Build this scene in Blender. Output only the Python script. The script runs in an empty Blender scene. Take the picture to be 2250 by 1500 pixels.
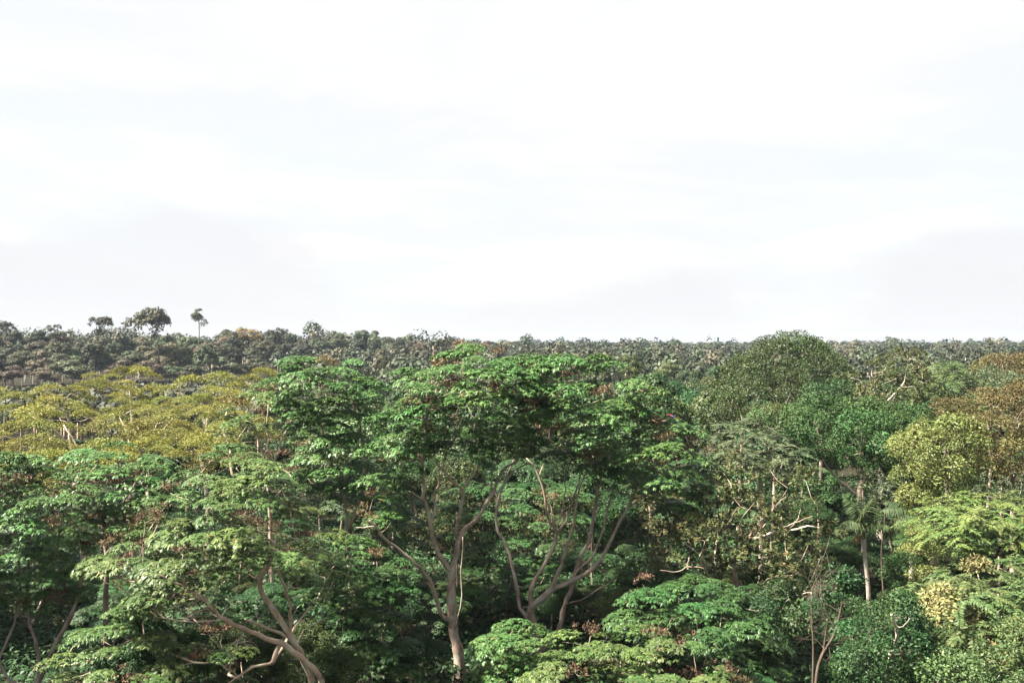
import bpy, math
import numpy as np
from mathutils import Vector, Quaternion

rng = np.random.default_rng(11)
scene = bpy.context.scene
col = scene.collection

# ------------------------------------------------------------------ camera
F, HX, HY, CZ = 2208.0, 1125.0, 765.0, 22.0        # focal length, horizon in photo pixels, eye height
cam_d = bpy.data.cameras.new('camera')
cam_d.sensor_width = 36.0
cam_d.lens = F * 36.0 / 2250.0
cam_d.shift_y = 15.0 / 2250.0
cam_d.clip_start = 0.5
cam_d.clip_end = 30000.0
cam = bpy.data.objects.new('camera', cam_d)
cam.location = (0, 0, CZ)
cam.rotation_euler = (math.radians(90), 0, 0)
col.objects.link(cam)
scene.camera = cam

# ------------------------------------------------------------------ sky
SUN_DIR = Vector((-0.56, -0.16, 0.81)).normalized()      # towards the sun
world = bpy.data.worlds.new('World')
scene.world = world
world.use_nodes = True
wn, wl = world.node_tree.nodes, world.node_tree.links
wn.clear()
out = wn.new('ShaderNodeOutputWorld')
bg = wn.new('ShaderNodeBackground')
bg.inputs['Strength'].default_value = 0.05
sky = wn.new('ShaderNodeTexSky')
sky.sky_type = 'NISHITA'
sky.sun_disc = False
sky.sun_elevation = math.asin(SUN_DIR.z)
sky.sun_rotation = math.atan2(SUN_DIR.x, SUN_DIR.y)
sky.dust_density = 2.0
tc = wn.new('ShaderNodeTexCoord')
sep = wn.new('ShaderNodeSeparateXYZ'); wl.new(tc.outputs['Generated'], sep.inputs[0])
mx = wn.new('ShaderNodeMath'); mx.operation = 'MAXIMUM'; wl.new(sep.outputs['Z'], mx.inputs[0]); mx.inputs[1].default_value = 0.0
ad = wn.new('ShaderNodeMath'); ad.operation = 'ADD'; wl.new(mx.outputs[0], ad.inputs[0]); ad.inputs[1].default_value = 0.10
dx = wn.new('ShaderNodeMath'); dx.operation = 'DIVIDE'; wl.new(sep.outputs['X'], dx.inputs[0]); wl.new(ad.outputs[0], dx.inputs[1])
dy = wn.new('ShaderNodeMath'); dy.operation = 'DIVIDE'; wl.new(sep.outputs['Y'], dy.inputs[0]); wl.new(ad.outputs[0], dy.inputs[1])
cb = wn.new('ShaderNodeCombineXYZ'); wl.new(dx.outputs[0], cb.inputs[0]); wl.new(dy.outputs[0], cb.inputs[1])
def wnoise(scale, detail, rough, dist, lo, hi, seed):
    mp = wn.new('ShaderNodeMapping'); wl.new(cb.outputs[0], mp.inputs[0]); mp.inputs['Location'].default_value = (seed, seed * 1.7, 0)
    n = wn.new('ShaderNodeTexNoise'); wl.new(mp.outputs[0], n.inputs['Vector'])
    n.inputs['Scale'].default_value = scale; n.inputs['Detail'].default_value = detail
    n.inputs['Roughness'].default_value = rough; n.inputs['Distortion'].default_value = dist
    r = wn.new('ShaderNodeMapRange'); r.interpolation_type = 'SMOOTHSTEP'
    wl.new(n.outputs[0], r.inputs[0]); r.inputs[1].default_value = lo; r.inputs[2].default_value = hi
    return r.outputs[0]
thin = wnoise(0.42, 7, 0.56, 0.5, 0.36, 0.60, 3.1)        # how much white cloud covers the blue
lump = wnoise(0.75, 8, 0.60, 0.3, 0.40, 0.62, 9.4)        # brighter and greyer cloud
cl = wn.new('ShaderNodeMix'); cl.data_type = 'RGBA'
cl.inputs['A'].default_value = (3.32, 3.41, 3.46, 1)      # greyer cloud base  (times 0.11)
cl.inputs['B'].default_value = (3.68, 3.63, 3.61, 1)        # white cloud
wl.new(lump, cl.inputs['Factor'])
cov = wn.new('ShaderNodeMapRange'); wl.new(thin, cov.inputs[0]); cov.inputs[3].default_value = 0.90; cov.inputs[4].default_value = 1.0
mp2 = wn.new('ShaderNodeMapping'); wl.new(tc.outputs['Generated'], mp2.inputs[0]); mp2.inputs['Scale'].default_value = (1.6, 1.6, 4.0)
nb = wn.new('ShaderNodeTexNoise'); wl.new(mp2.outputs[0], nb.inputs['Vector']); nb.inputs['Scale'].default_value = 1.7; nb.inputs['Detail'].default_value = 9; nb.inputs['Roughness'].default_value = 0.55
el = wn.new('ShaderNodeMapRange'); wl.new(sep.outputs['Z'], el.inputs[0]); el.inputs[1].default_value = 0.0; el.inputs[2].default_value = 0.24; el.inputs[3].default_value = 0.16; el.inputs[4].default_value = -0.30
sm = wn.new('ShaderNodeMath'); sm.operation = 'ADD'; wl.new(nb.outputs[0], sm.inputs[0]); wl.new(el.outputs[0], sm.inputs[1])
bk = wn.new('ShaderNodeMapRange'); bk.interpolation_type = 'SMOOTHSTEP'; wl.new(sm.outputs[0], bk.inputs[0]); bk.inputs[1].default_value = 0.46; bk.inputs[2].default_value = 0.60
bank = wn.new('ShaderNodeMix'); bank.data_type = 'RGBA'; bank.inputs['B'].default_value = (3.20, 3.19, 3.26, 1)      # low cloud banks
wl.new(bk.outputs[0], bank.inputs['Factor']); wl.new(cl.outputs['Result'], bank.inputs['A'])
mixs = wn.new('ShaderNodeMix'); mixs.data_type = 'RGBA'
wl.new(cov.outputs[0], mixs.inputs['Factor']); wl.new(sky.outputs[0], mixs.inputs['A']); wl.new(bank.outputs['Result'], mixs.inputs['B'])
wl.new(mixs.outputs['Result'], bg.inputs['Color'])
wl.new(bg.outputs[0], out.inputs['Surface'])

# ------------------------------------------------------------------ sun
sd = bpy.data.lights.new('sun', 'SUN')
sd.energy = 5.0
sd.angle = math.radians(4.0)
sd.color = (1.0, 0.93, 0.80)
so = bpy.data.objects.new('sun', sd)
so.rotation_euler = SUN_DIR.to_track_quat('Z', 'Y').to_euler()
so.location = (0, 0, 200)
col.objects.link(so)

# ------------------------------------------------------------------ render settings
vs = scene.view_settings
vs.view_transform = 'Standard'; vs.look = 'None'; vs.exposure = 2.5; vs.gamma = 1.0; vs.use_curve_mapping = False
cy = scene.cycles
cy.max_bounces = 4; cy.diffuse_bounces = 1; cy.glossy_bounces = 1; cy.transmission_bounces = 2
cy.volume_bounces = 0; cy.transparent_max_bounces = 4
cy.caustics_reflective = False; cy.caustics_refractive = False
cy.use_denoising = True

# ------------------------------------------------------------------ helpers
def P(px, py, Y):
    return np.array([(px - HX) / F * Y, Y, CZ + (HY - py) / F * Y])
def sstep(a, b, v):
    t = np.clip((v - a) / (b - a), 0, 1)
    return t * t * (3 - 2 * t)
def ground(x, y):
    x = np.asarray(x, float); y = np.asarray(y, float)
    g = 1.6 + 0.5 * np.sin(x / 31.0 + 1.0) * np.cos(y / 43.0) * sstep(20, 120, np.abs(y) + np.abs(x))
    g = g + sstep(140, 420, y) * 3.6
    left = sstep(0.12, -0.42, x / np.maximum(np.abs(y), 60.0))
    g = g + sstep(420, 640, y) * 5.0 * left
    g = g + sstep(700, 1400, y) * 1.5 + sstep(1500, 2900, y) * 12.0
    g = g + 1.6 * np.sin(x / 140.0 + y / 310.0) * sstep(300, 900, y)
    return g
def tag(o, label=None, cat=None, group=None, kind=None):
    if label: o['label'] = label
    if cat: o['category'] = cat
    if group: o['group'] = group
    if kind: o['kind'] = kind
    return o
def new_obj(name, data, parent=None, mat=None):
    o = bpy.data.objects.new(name, data)
    col.objects.link(o)
    if parent is not None: o.parent = parent
    if mat is not None:
        o.data.materials.append(mat)
    return o
def mesh_np(name, V, T, mats=None, mi=None, attr=None, smooth=False):
    """triangle or quad mesh straight from arrays"""
    me = bpy.data.meshes.new(name)
    V = np.ascontiguousarray(V, dtype=np.float32); T = np.ascontiguousarray(T, dtype=np.int32)
    k = T.shape[1]
    me.vertices.add(len(V)); me.vertices.foreach_set('co', V.ravel())
    me.loops.add(T.size); me.loops.foreach_set('vertex_index', T.ravel())
    me.polygons.add(len(T)); me.polygons.foreach_set('loop_start', np.arange(0, T.size, k, dtype=np.int32))
    if smooth is not False:
        sm = np.ones(len(T), dtype=bool) if smooth is True else np.asarray(smooth, dtype=bool)
        me.polygons.foreach_set('use_smooth', sm)
    if mats:
        for m in mats: me.materials.append(m)
    if mi is not None: me.polygons.foreach_set('material_index', np.ascontiguousarray(mi, dtype=np.int32))
    if attr is not None:
        a = me.attributes.new('leaf', 'FLOAT', 'POINT'); a.data.foreach_set('value', np.ascontiguousarray(attr, dtype=np.float32))
    me.update(calc_edges=True)
    return me
def unit(a):
    return a / np.maximum(np.linalg.norm(a, axis=-1, keepdims=True), 1e-9)

# ------------------------------------------------------------------ materials
def leaf_mat(name, dark, mid, light, rough=0.55, trans=0.22, hue=0.10, rare=None, spec=0.28):
    dark, mid, light = [tuple(x * 0.64 for x in q) for q in (dark, mid, light)]
    m = bpy.data.materials.new(name); m.use_nodes = True
    n, l = m.node_tree.nodes, m.node_tree.links
    n.clear()
    o = n.new('ShaderNodeOutputMaterial')
    at = n.new('ShaderNodeAttribute'); at.attribute_name = 'leaf'
    oi = n.new('ShaderNodeObjectInfo')
    rp = n.new('ShaderNodeValToRGB'); l.new(at.outputs['Fac'], rp.inputs[0])
    e = rp.color_ramp.elements
    e[0].position = 0.0; e[0].color = (*dark, 1)
    e[1].position = 0.55; e[1].color = (*mid, 1)
    x = e.new(0.93); x.color = (*light, 1)
    if rare:
        y = e.new(0.975); y.color = (*[v * 0.55 for v in rare], 1)
    hs = n.new('ShaderNodeHueSaturation')
    mr = n.new('ShaderNodeMapRange'); l.new(oi.outputs['Random'], mr.inputs[0]); mr.inputs[3].default_value = 0.5 - hue * 0.22; mr.inputs[4].default_value = 0.5 + hue * 0.22
    l.new(mr.outputs[0], hs.inputs['Hue'])
    ml = n.new('ShaderNodeMath'); ml.operation = 'MULTIPLY'; l.new(oi.outputs['Random'], ml.inputs[0]); ml.inputs[1].default_value = 7.13
    fr = n.new('ShaderNodeMath'); fr.operation = 'FRACT'; l.new(ml.outputs[0], fr.inputs[0])
    mv = n.new('ShaderNodeMapRange'); l.new(fr.outputs[0], mv.inputs[0]); mv.inputs[3].default_value = 1 - 2.2 * hue; mv.inputs[4].default_value = 1 + 2.2 * hue
    l.new(mv.outputs[0], hs.inputs['Value'])
    l.new(rp.outputs[0], hs.inputs['Color'])
    pb = n.new('ShaderNodeBsdfPrincipled'); l.new(hs.outputs[0], pb.inputs['Base Color'])
    pb.inputs['Roughness'].default_value = rough
    pb.inputs['Specular IOR Level'].default_value = spec
    tr = n.new('ShaderNodeBsdfTranslucent'); l.new(hs.outputs[0], tr.inputs['Color'])
    mxs = n.new('ShaderNodeMixShader'); mxs.inputs[0].default_value = trans
    l.new(pb.outputs[0], mxs.inputs[1]); l.new(tr.outputs[0], mxs.inputs[2]); l.new(mxs.outputs[0], o.inputs['Surface'])
    return m
def bark_mat(name, a, b, scale=3.0, rough=0.85):
    a, b = [tuple(x * 0.92 for x in q) for q in (a, b)]
    m = bpy.data.materials.new(name); m.use_nodes = True
    n, l = m.node_tree.nodes, m.node_tree.links
    pb = n['Principled BSDF']; pb.inputs['Roughness'].default_value = rough; pb.inputs['Specular IOR Level'].default_value = 0.2
    t = n.new('ShaderNodeTexCoord')
    mp = n.new('ShaderNodeMapping'); mp.inputs['Scale'].default_value = (scale, scale, scale * 0.35); l.new(t.outputs['Object'], mp.inputs[0])
    nz = n.new('ShaderNodeTexNoise'); nz.inputs['Scale'].default_value = 1.0; nz.inputs['Detail'].default_value = 8; nz.inputs['Roughness'].default_value = 0.7; l.new(mp.outputs[0], nz.inputs['Vector'])
    rp = n.new('ShaderNodeValToRGB'); l.new(nz.outputs[0], rp.inputs[0])
    rp.color_ramp.elements[0].position = 0.36; rp.color_ramp.elements[0].color = (*a, 1)
    rp.color_ramp.elements[1].position = 0.66; rp.color_ramp.elements[1].color = (*b, 1)
    nl = n.new('ShaderNodeTexNoise'); nl.inputs['Scale'].default_value = 1.1; nl.inputs['Detail'].default_value = 6; l.new(t.outputs['Object'], nl.inputs['Vector'])
    rl = n.new('ShaderNodeMapRange'); l.new(nl.outputs[0], rl.inputs[0]); rl.inputs[1].default_value = 0.50; rl.inputs[2].default_value = 0.62; rl.inputs[4].default_value = 0.6
    ml = n.new('ShaderNodeMix'); ml.data_type = 'RGBA'; l.new(rl.outputs[0], ml.inputs['Factor']); l.new(rp.outputs[0], ml.inputs['A'])
    g = sum(b) / 3; ml.inputs['B'].default_value = (g * 1.15, g * 1.15, g * 0.95, 1)          # pale lichen
    l.new(ml.outputs['Result'], pb.inputs['Base Color'])
    bp = n.new('ShaderNodeBump'); bp.inputs['Strength'].default_value = 0.6; bp.inputs['Distance'].default_value = 0.05
    l.new(nz.outputs[0], bp.inputs['Height']); l.new(bp.outputs[0], pb.inputs['Normal'])
    return m
M = {}
M['A'] = leaf_mat('leaf_green', (0.034, 0.088, 0.018), (0.072, 0.172, 0.038), (0.195, 0.305, 0.118), spec=0.36, rough=0.46, trans=0.14, hue=0.075, rare=(0.16, 0.13, 0.03))
M['A2'] = leaf_mat('leaf_yellowish_green', (0.044, 0.084, 0.020), (0.090, 0.158, 0.040), (0.200, 0.275, 0.092), spec=0.30, rough=0.48, trans=0.16, hue=0.09, rare=(0.18, 0.13, 0.04))
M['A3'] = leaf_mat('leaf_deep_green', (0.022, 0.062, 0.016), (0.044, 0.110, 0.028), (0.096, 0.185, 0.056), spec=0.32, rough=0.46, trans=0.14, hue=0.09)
M['A4'] = leaf_mat('leaf_deep_green_dull', (0.028, 0.066, 0.020), (0.052, 0.114, 0.032), (0.110, 0.190, 0.062), spec=0.2, rough=0.6, trans=0.14, hue=0.09)
M['B2'] = leaf_mat('leaf_olive', (0.120, 0.135, 0.024), (0.210, 0.225, 0.042), (0.310, 0.320, 0.080), rough=0.6, trans=0.30, hue=0.10)
M['B'] = leaf_mat('leaf_yellow_olive', (0.128, 0.138, 0.020), (0.228, 0.234, 0.040), (0.340, 0.335, 0.085), rough=0.6, trans=0.30, hue=0.10)
M['C'] = leaf_mat('leaf_dull_olive', (0.050, 0.068, 0.022), (0.090, 0.110, 0.034), (0.160, 0.180, 0.070), rough=0.55, trans=0.18, hue=0.12, rare=(0.22, 0.12, 0.04))
M['D'] = leaf_mat('leaf_dark_green', (0.018, 0.048, 0.016), (0.034, 0.085, 0.024), (0.065, 0.135, 0.036), rough=0.55, trans=0.18, hue=0.12)
M['E'] = leaf_mat('leaf_moss_green', (0.026, 0.046, 0.013), (0.048, 0.078, 0.020), (0.095, 0.130, 0.036), rough=0.5, trans=0.18, hue=0.10)
M['F'] = leaf_mat('leaf_pale_yellow_green', (0.090, 0.118, 0.030), (0.168, 0.200, 0.054), (0.285, 0.320, 0.105), rough=0.55, trans=0.2, hue=0.09, rare=(0.32, 0.22, 0.10))
M['G'] = leaf_mat('leaf_rust_brown', (0.078, 0.066, 0.020), (0.130, 0.108, 0.036), (0.200, 0.172, 0.066), rough=0.6, trans=0.25, hue=0.10)
M['H'] = leaf_mat('leaf_fresh_green', (0.050, 0.090, 0.026), (0.094, 0.148, 0.048), (0.200, 0.248, 0.094), rough=0.55, trans=0.2, hue=0.10, rare=(0.30, 0.24, 0.08))
M['H2'] = leaf_mat('leaf_lime_green', (0.068, 0.115, 0.026), (0.130, 0.195, 0.050), (0.260, 0.320, 0.105), rough=0.55, trans=0.2, hue=0.10)
M['S'] = leaf_mat('leaf_grey_green', (0.044, 0.068, 0.030), (0.078, 0.108, 0.050), (0.135, 0.170, 0.085), rough=0.55, trans=0.15, hue=0.08)
M['N'] = leaf_mat('seed_head_brown', (0.110, 0.064, 0.036), (0.185, 0.118, 0.070), (0.280, 0.195, 0.125), rough=0.8, trans=0.1, hue=0.12)
M['R'] = leaf_mat('leaf_far_olive', (0.030, 0.036, 0.018), (0.054, 0.062, 0.030), (0.100, 0.106, 0.052), rough=0.6, trans=0.12, hue=0.22)
M['R2'] = leaf_mat('leaf_far_brown', (0.066, 0.052, 0.032), (0.115, 0.092, 0.056), (0.180, 0.150, 0.095), rough=0.6, trans=0.12, hue=0.2)
M['R3'] = leaf_mat('leaf_far_green', (0.045, 0.062, 0.030), (0.080, 0.100, 0.048), (0.140, 0.160, 0.082), rough=0.6, trans=0.12, hue=0.18)
M['O'] = leaf_mat('leaf_orange_blossom', (0.15, 0.10, 0.045), (0.24, 0.16, 0.075), (0.32, 0.23, 0.12), rough=0.7, trans=0.2)
M['T'] = leaf_mat('leaf_tan_dry', (0.20, 0.17, 0.06), (0.30, 0.27, 0.11), (0.40, 0.37, 0.18), rough=0.7, trans=0.2)
M['PALM'] = leaf_mat('leaf_palm', (0.036, 0.066, 0.020), (0.060, 0.100, 0.030), (0.10, 0.15, 0.05), rough=0.65, trans=0.15)
M['PALMDRY'] = leaf_mat('leaf_palm_dry', (0.13, 0.08, 0.03), (0.24, 0.16, 0.07), (0.34, 0.25, 0.12), rough=0.7, trans=0.15)
BK = {}
BK['A'] = bark_mat('bark_grey_brown', (0.145, 0.106, 0.084), (0.400, 0.305, 0.245))
BK['P'] = bark_mat('bark_pale', (0.270, 0.195, 0.140), (0.500, 0.390, 0.300))
BK['D'] = bark_mat('bark_dark', (0.050, 0.035, 0.026), (0.125, 0.090, 0.068))
BK['W'] = bark_mat('bark_whitish', (0.300, 0.240, 0.200), (0.520, 0.450, 0.390))
BK['O'] = bark_mat('bark_orange', (0.170, 0.075, 0.028), (0.330, 0.165, 0.075))
BK['X'] = bark_mat('dead_wood', (0.240, 0.165, 0.125), (0.450, 0.345, 0.275))

def ground_mat():
    m = bpy.data.materials.new('leaf_litter'); m.use_nodes = True
    n, l = m.node_tree.nodes, m.node_tree.links
    pb = n['Principled BSDF']; pb.inputs['Roughness'].default_value = 0.95; pb.inputs['Specular IOR Level'].default_value = 0.1
    t = n.new('ShaderNodeTexCoord')
    nz = n.new('ShaderNodeTexNoise'); nz.inputs['Scale'].default_value = 0.6; nz.inputs['Detail'].default_value = 10; l.new(t.outputs['Object'], nz.inputs['Vector'])
    rp = n.new('ShaderNodeValToRGB'); l.new(nz.outputs[0], rp.inputs[0])
    rp.color_ramp.elements[0].position = 0.35; rp.color_ramp.elements[0].color = (0.012, 0.012, 0.007, 1)
    rp.color_ramp.elements[1].position = 0.7; rp.color_ramp.elements[1].color = (0.030, 0.025, 0.015, 1)
    l.new(rp.outputs[0], pb.inputs['Base Color'])
    return m

# ------------------------------------------------------------------ ground
def build_ground():
    ys = np.concatenate([np.linspace(-300, 0, 7)[:-1], np.linspace(0, 300, 31)[:-1], np.linspace(300, 1200, 37)[:-1], np.linspace(1200, 6000, 33)])
    us = np.linspace(-1, 1, 81)
    V = []
    for y in ys:
        w = 350 + max(y, 0) * 1.0
        V.append(np.stack([us * w, np.full(81, y), ground(us * w, np.full(81, y))], 1))
    V = np.concatenate(V)
    i, j = np.meshgrid(np.arange(len(ys) - 1), np.arange(80), indexing='ij')
    a = (i * 81 + j).ravel()
    T = np.stack([a, a + 1, a + 82, a + 81], 1)
    o = new_obj('ground', mesh_np('ground', V, T, [ground_mat()], smooth=True))
    tag(o, 'dark forest floor under the trees', 'ground', kind='structure')
build_ground()

# ------------------------------------------------------------------ leaf clumps (vertex arrays)
def leaves(b, d, n, L, W, droop, fold=0.0):
    """b base, d direction, n leaf normal (N,3); L, W, droop (N,)"""
    N = len(b)
    d = unit(d); s = unit(np.cross(d, n)); nn = np.cross(s, d)
    L = np.broadcast_to(L, N)[:, None]; W = np.broadcast_to(W, N)[:, None]; dr = np.broadcast_to(droop, N)[:, None]
    mid = b + d * L * 0.48 - np.array([0, 0, 1.0]) * dr * L * 0.12
    lft = mid - s * W * 0.5; rgt = mid + s * W * 0.5
    tip = b + d * L - np.array([0, 0, 1.0]) * dr * L * 0.5
    V = np.stack([b, lft, rgt, tip], 1).reshape(-1, 3)
    k = np.arange(N) * 4
    T = np.concatenate([np.stack([k, k + 2, k + 1], 1), np.stack([k + 1, k + 2, k + 3], 1)])
    return V, T
def rv(N): return rng.normal(size=(N, 3))
def clump_A(R=0.85, nros=34):
    """flat pad of drooping leaf whorls"""
    r = np.sqrt(rng.random(nros)) * R * 0.92; a = rng.random(nros) * 6.283
    squash = rng.uniform(0.75, 1.0)
    c = np.stack([r * np.cos(a), r * np.sin(a) * squash, 0.30 * R * (1 - (r / R) ** 2) + rng.normal(0, 0.03, nros)], 1)
    low = rng.random(nros) < 0.10
    c[low, 2] -= rng.uniform(0.12, 0.45, low.sum())
    k = 10
    c[:, 2] += 0.10 * R * np.where(low, 0, 1) * (1 - (r / R) ** 2)
    b = np.repeat(c, k, 0)
    az = rng.random(nros * k) * 6.283
    rim = np.repeat((r / R) ** 3, k)
    el = rng.normal(-0.03, 0.18, nros * k) - 0.85 * rim
    out_ = np.repeat(unit(c * [1, 1, 0]), k, 0) * rim[:, None]
    d = np.stack([np.cos(az) * np.cos(el), np.sin(az) * np.cos(el), np.sin(el)], 1) + out_ * 0.6
    n = np.array([0, 0, 1.0]) + rv(len(b)) * 0.15
    V, T = leaves(b, d, n, rng.uniform(0.13, 0.22, len(b)), rng.uniform(0.046, 0.072, len(b)), rng.uniform(0.3, 1.1, len(b)))
    at = np.repeat(np.clip(np.repeat(rng.normal(0.5, 0.18, nros), k) + rng.normal(0, 0.13, len(b)), 0, 1), 4)
    return V, T, at
def clump_ball(R=0.85, N=230, L=0.26, W=0.15, flat=0.75, inner=0.25, droop=0.4, up=0.35, hug=0.0, tone=0.2):
    u = unit(rv(N)); u[:, 2] = np.where(u[:, 2] < -0.35, -u[:, 2], u[:, 2])
    lob = 1 + 0.22 * np.sin(u[:, 0] * 4 + rng.random() * 6) * np.sin(u[:, 1] * 4 + rng.random() * 6)
    r = R * lob * np.where(rng.random(N) < inner, rng.uniform(0.3, 0.85, N), rng.uniform(0.85, 1.05, N))
    b = u * r[:, None] * [1, 1, flat]
    d = u * 0.5 + rv(N) * 0.6 + np.array([0, 0, 0.1])
    n = u * 0.8 + np.array([0, 0, up]) + rv(N) * 0.35 * (1 - 0.5 * hug)
    d = d - hug * u * (d * u).sum(1, keepdims=True)
    V, T = leaves(b, d, n, rng.uniform(0.7, 1.3, N) * L, rng.uniform(0.75, 1.25, N) * W, rng.uniform(0, 2 * droop, N))
    return V, T, np.repeat(np.clip(rng.normal(0.5, tone, N), 0, 1), 4)
def clump_feather(R=1.35, N=700):
    """thin flat layer of very fine foliage, edges drooping"""
    r = np.sqrt(rng.random(N)) * R; a = rng.random(N) * 6.283
    r = r * (1 + 0.25 * np.sin(a * 3 + rng.random() * 6))
    b = np.stack([r * np.cos(a), r * np.sin(a), 0.34 * R * (1 - (r / R) ** 2) + rng.normal(0, 0.09, N)], 1)
    d = unit(b * [1, 1, 0]) * 0.3 + rv(N) * [0.9, 0.9, 0.6]
    n = np.array([0, 0, 1.0]) + rv(N) * 0.6
    V, T = leaves(b, d, n, rng.uniform(0.14, 0.30, N), rng.uniform(0.055, 0.10, N), rng.uniform(0, 0.8, N))
    return V, T, np.repeat(np.clip(rng.normal(0.5, 0.22, N), 0, 1), 4)
def clump_whorl(R=0.8, nros=20):
    """bunches of leaves standing up at the twig ends"""
    r = np.sqrt(rng.random(nros)) * R; a = rng.random(nros) * 6.283
    c = np.stack([r * np.cos(a), r * np.sin(a), rng.normal(0, 0.28, nros) * R + 0.2 * R * (1 - (r / R) ** 2)], 1)
    k = 11
    b = np.repeat(c, k, 0)
    az = rng.random(nros * k) * 6.283; el = rng.uniform(0.0, 1.25, nros * k)
    d = np.stack([np.cos(az) * np.cos(el), np.sin(az) * np.cos(el), np.sin(el)], 1) + np.repeat(rng.normal(0, 0.3, (nros, 3)), k, 0)
    n = np.array([0, 0, 1.0]) + rv(len(b)) * 0.3
    V, T = leaves(b, d, n, rng.uniform(0.2, 0.33, len(b)), rng.uniform(0.07, 0.11, len(b)), rng.uniform(0.1, 0.7, len(b)))
    return V, T, np.repeat(np.clip(np.repeat(rng.normal(0.5, 0.2, nros), k) + rng.normal(0, 0.1, len(b)), 0, 1), 4)
def clump_spray(R=1.0, ns=9):
    """flat layered sprays with leaflets in two rows"""
    Vs, Ts, As = [], [], []; off = 0
    for _ in range(ns):
        a = rng.random() * 6.283; o = rng.normal(0, 0.25, 3) * [1, 1, 0.7]
        dirv = np.array([math.cos(a), math.sin(a), rng.normal(0.05, 0.12)])
        k = 16; t = np.linspace(0.1, 1, k)
        ax = o + dirv * t[:, None] * R - np.array([0, 0, 0.28]) * (t ** 2)[:, None]
        sd_ = unit(np.cross(dirv, [0, 0, 1.0]))
        for sg in (-1, 1):
            d = sd_ * sg + dirv * 0.45 + rv(k) * 0.15
            V, T = leaves(ax, d, np.array([0, 0, 1.0]) + rv(k) * 0.2, rng.uniform(0.2, 0.32, k) * (1.05 - 0.4 * t), 0.085, rng.uniform(0.2, 0.8, k))
            Vs.append(V); Ts.append(T + off); off += len(V); As.append(np.repeat(np.clip(rng.normal(0.5, 0.2, k), 0, 1), 4))
    return np.concatenate(Vs), np.concatenate(Ts), np.concatenate(As)
def clump_panicle(R=0.5, N=190):
    """dry branching seed heads"""
    g = rng.normal(0, 0.30, (8, 3)) * [1, 1, 0.35]
    b = g[rng.integers(0, 8, N)] + rv(N) * 0.12 * [1, 1, 0.6]
    d = rv(N) * 0.7 + np.array([0, 0, 0.9])
    V, T = leaves(b, d, rv(N), rng.uniform(0.10, 0.26, N), rng.uniform(0.03, 0.06, N), 0.1)
    return V, T, np.repeat(np.clip(rng.normal(0.5, 0.25, N), 0, 1), 4)
CL = {}
CL['pad'] = [clump_A(rng.uniform(0.78, 1.0), int(rng.integers(66, 84))) for _ in range(12)]
CL['ball'] = [clump_ball(0.9, 460, 0.21, 0.105) for _ in range(7)]
CL['fineball'] = [clump_ball(0.9, 420, 0.20, 0.085, flat=0.7, inner=0.35) for _ in range(7)]
CL['feather'] = [clump_feather() for _ in range(7)]
CL['whorl'] = [clump_whorl() for _ in range(7)]
CL['spray'] = [clump_spray() for _ in range(7)]
CL['panicle'] = [clump_panicle() for _ in range(4)]
CL['midball'] = [clump_ball(1.25, 130, 0.46, 0.28, flat=0.7, hug=0.6, tone=0.15) for _ in range(6)]
CL['farball'] = [clump_ball(1.5, 60, 0.80, 0.55, flat=0.7, hug=0.8, tone=0.10) for _ in range(6)]
CLM = {}
def clump_mesh(kind, mat):
    key = (kind, mat)
    if key not in CLM:
        CLM[key] = [mesh_np('foliage_' + kind, v, t, [M[mat]], attr=a) for v, t, a in CL[kind]]
    ms = CLM[key]
    return ms[int(rng.integers(len(ms)))]

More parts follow.
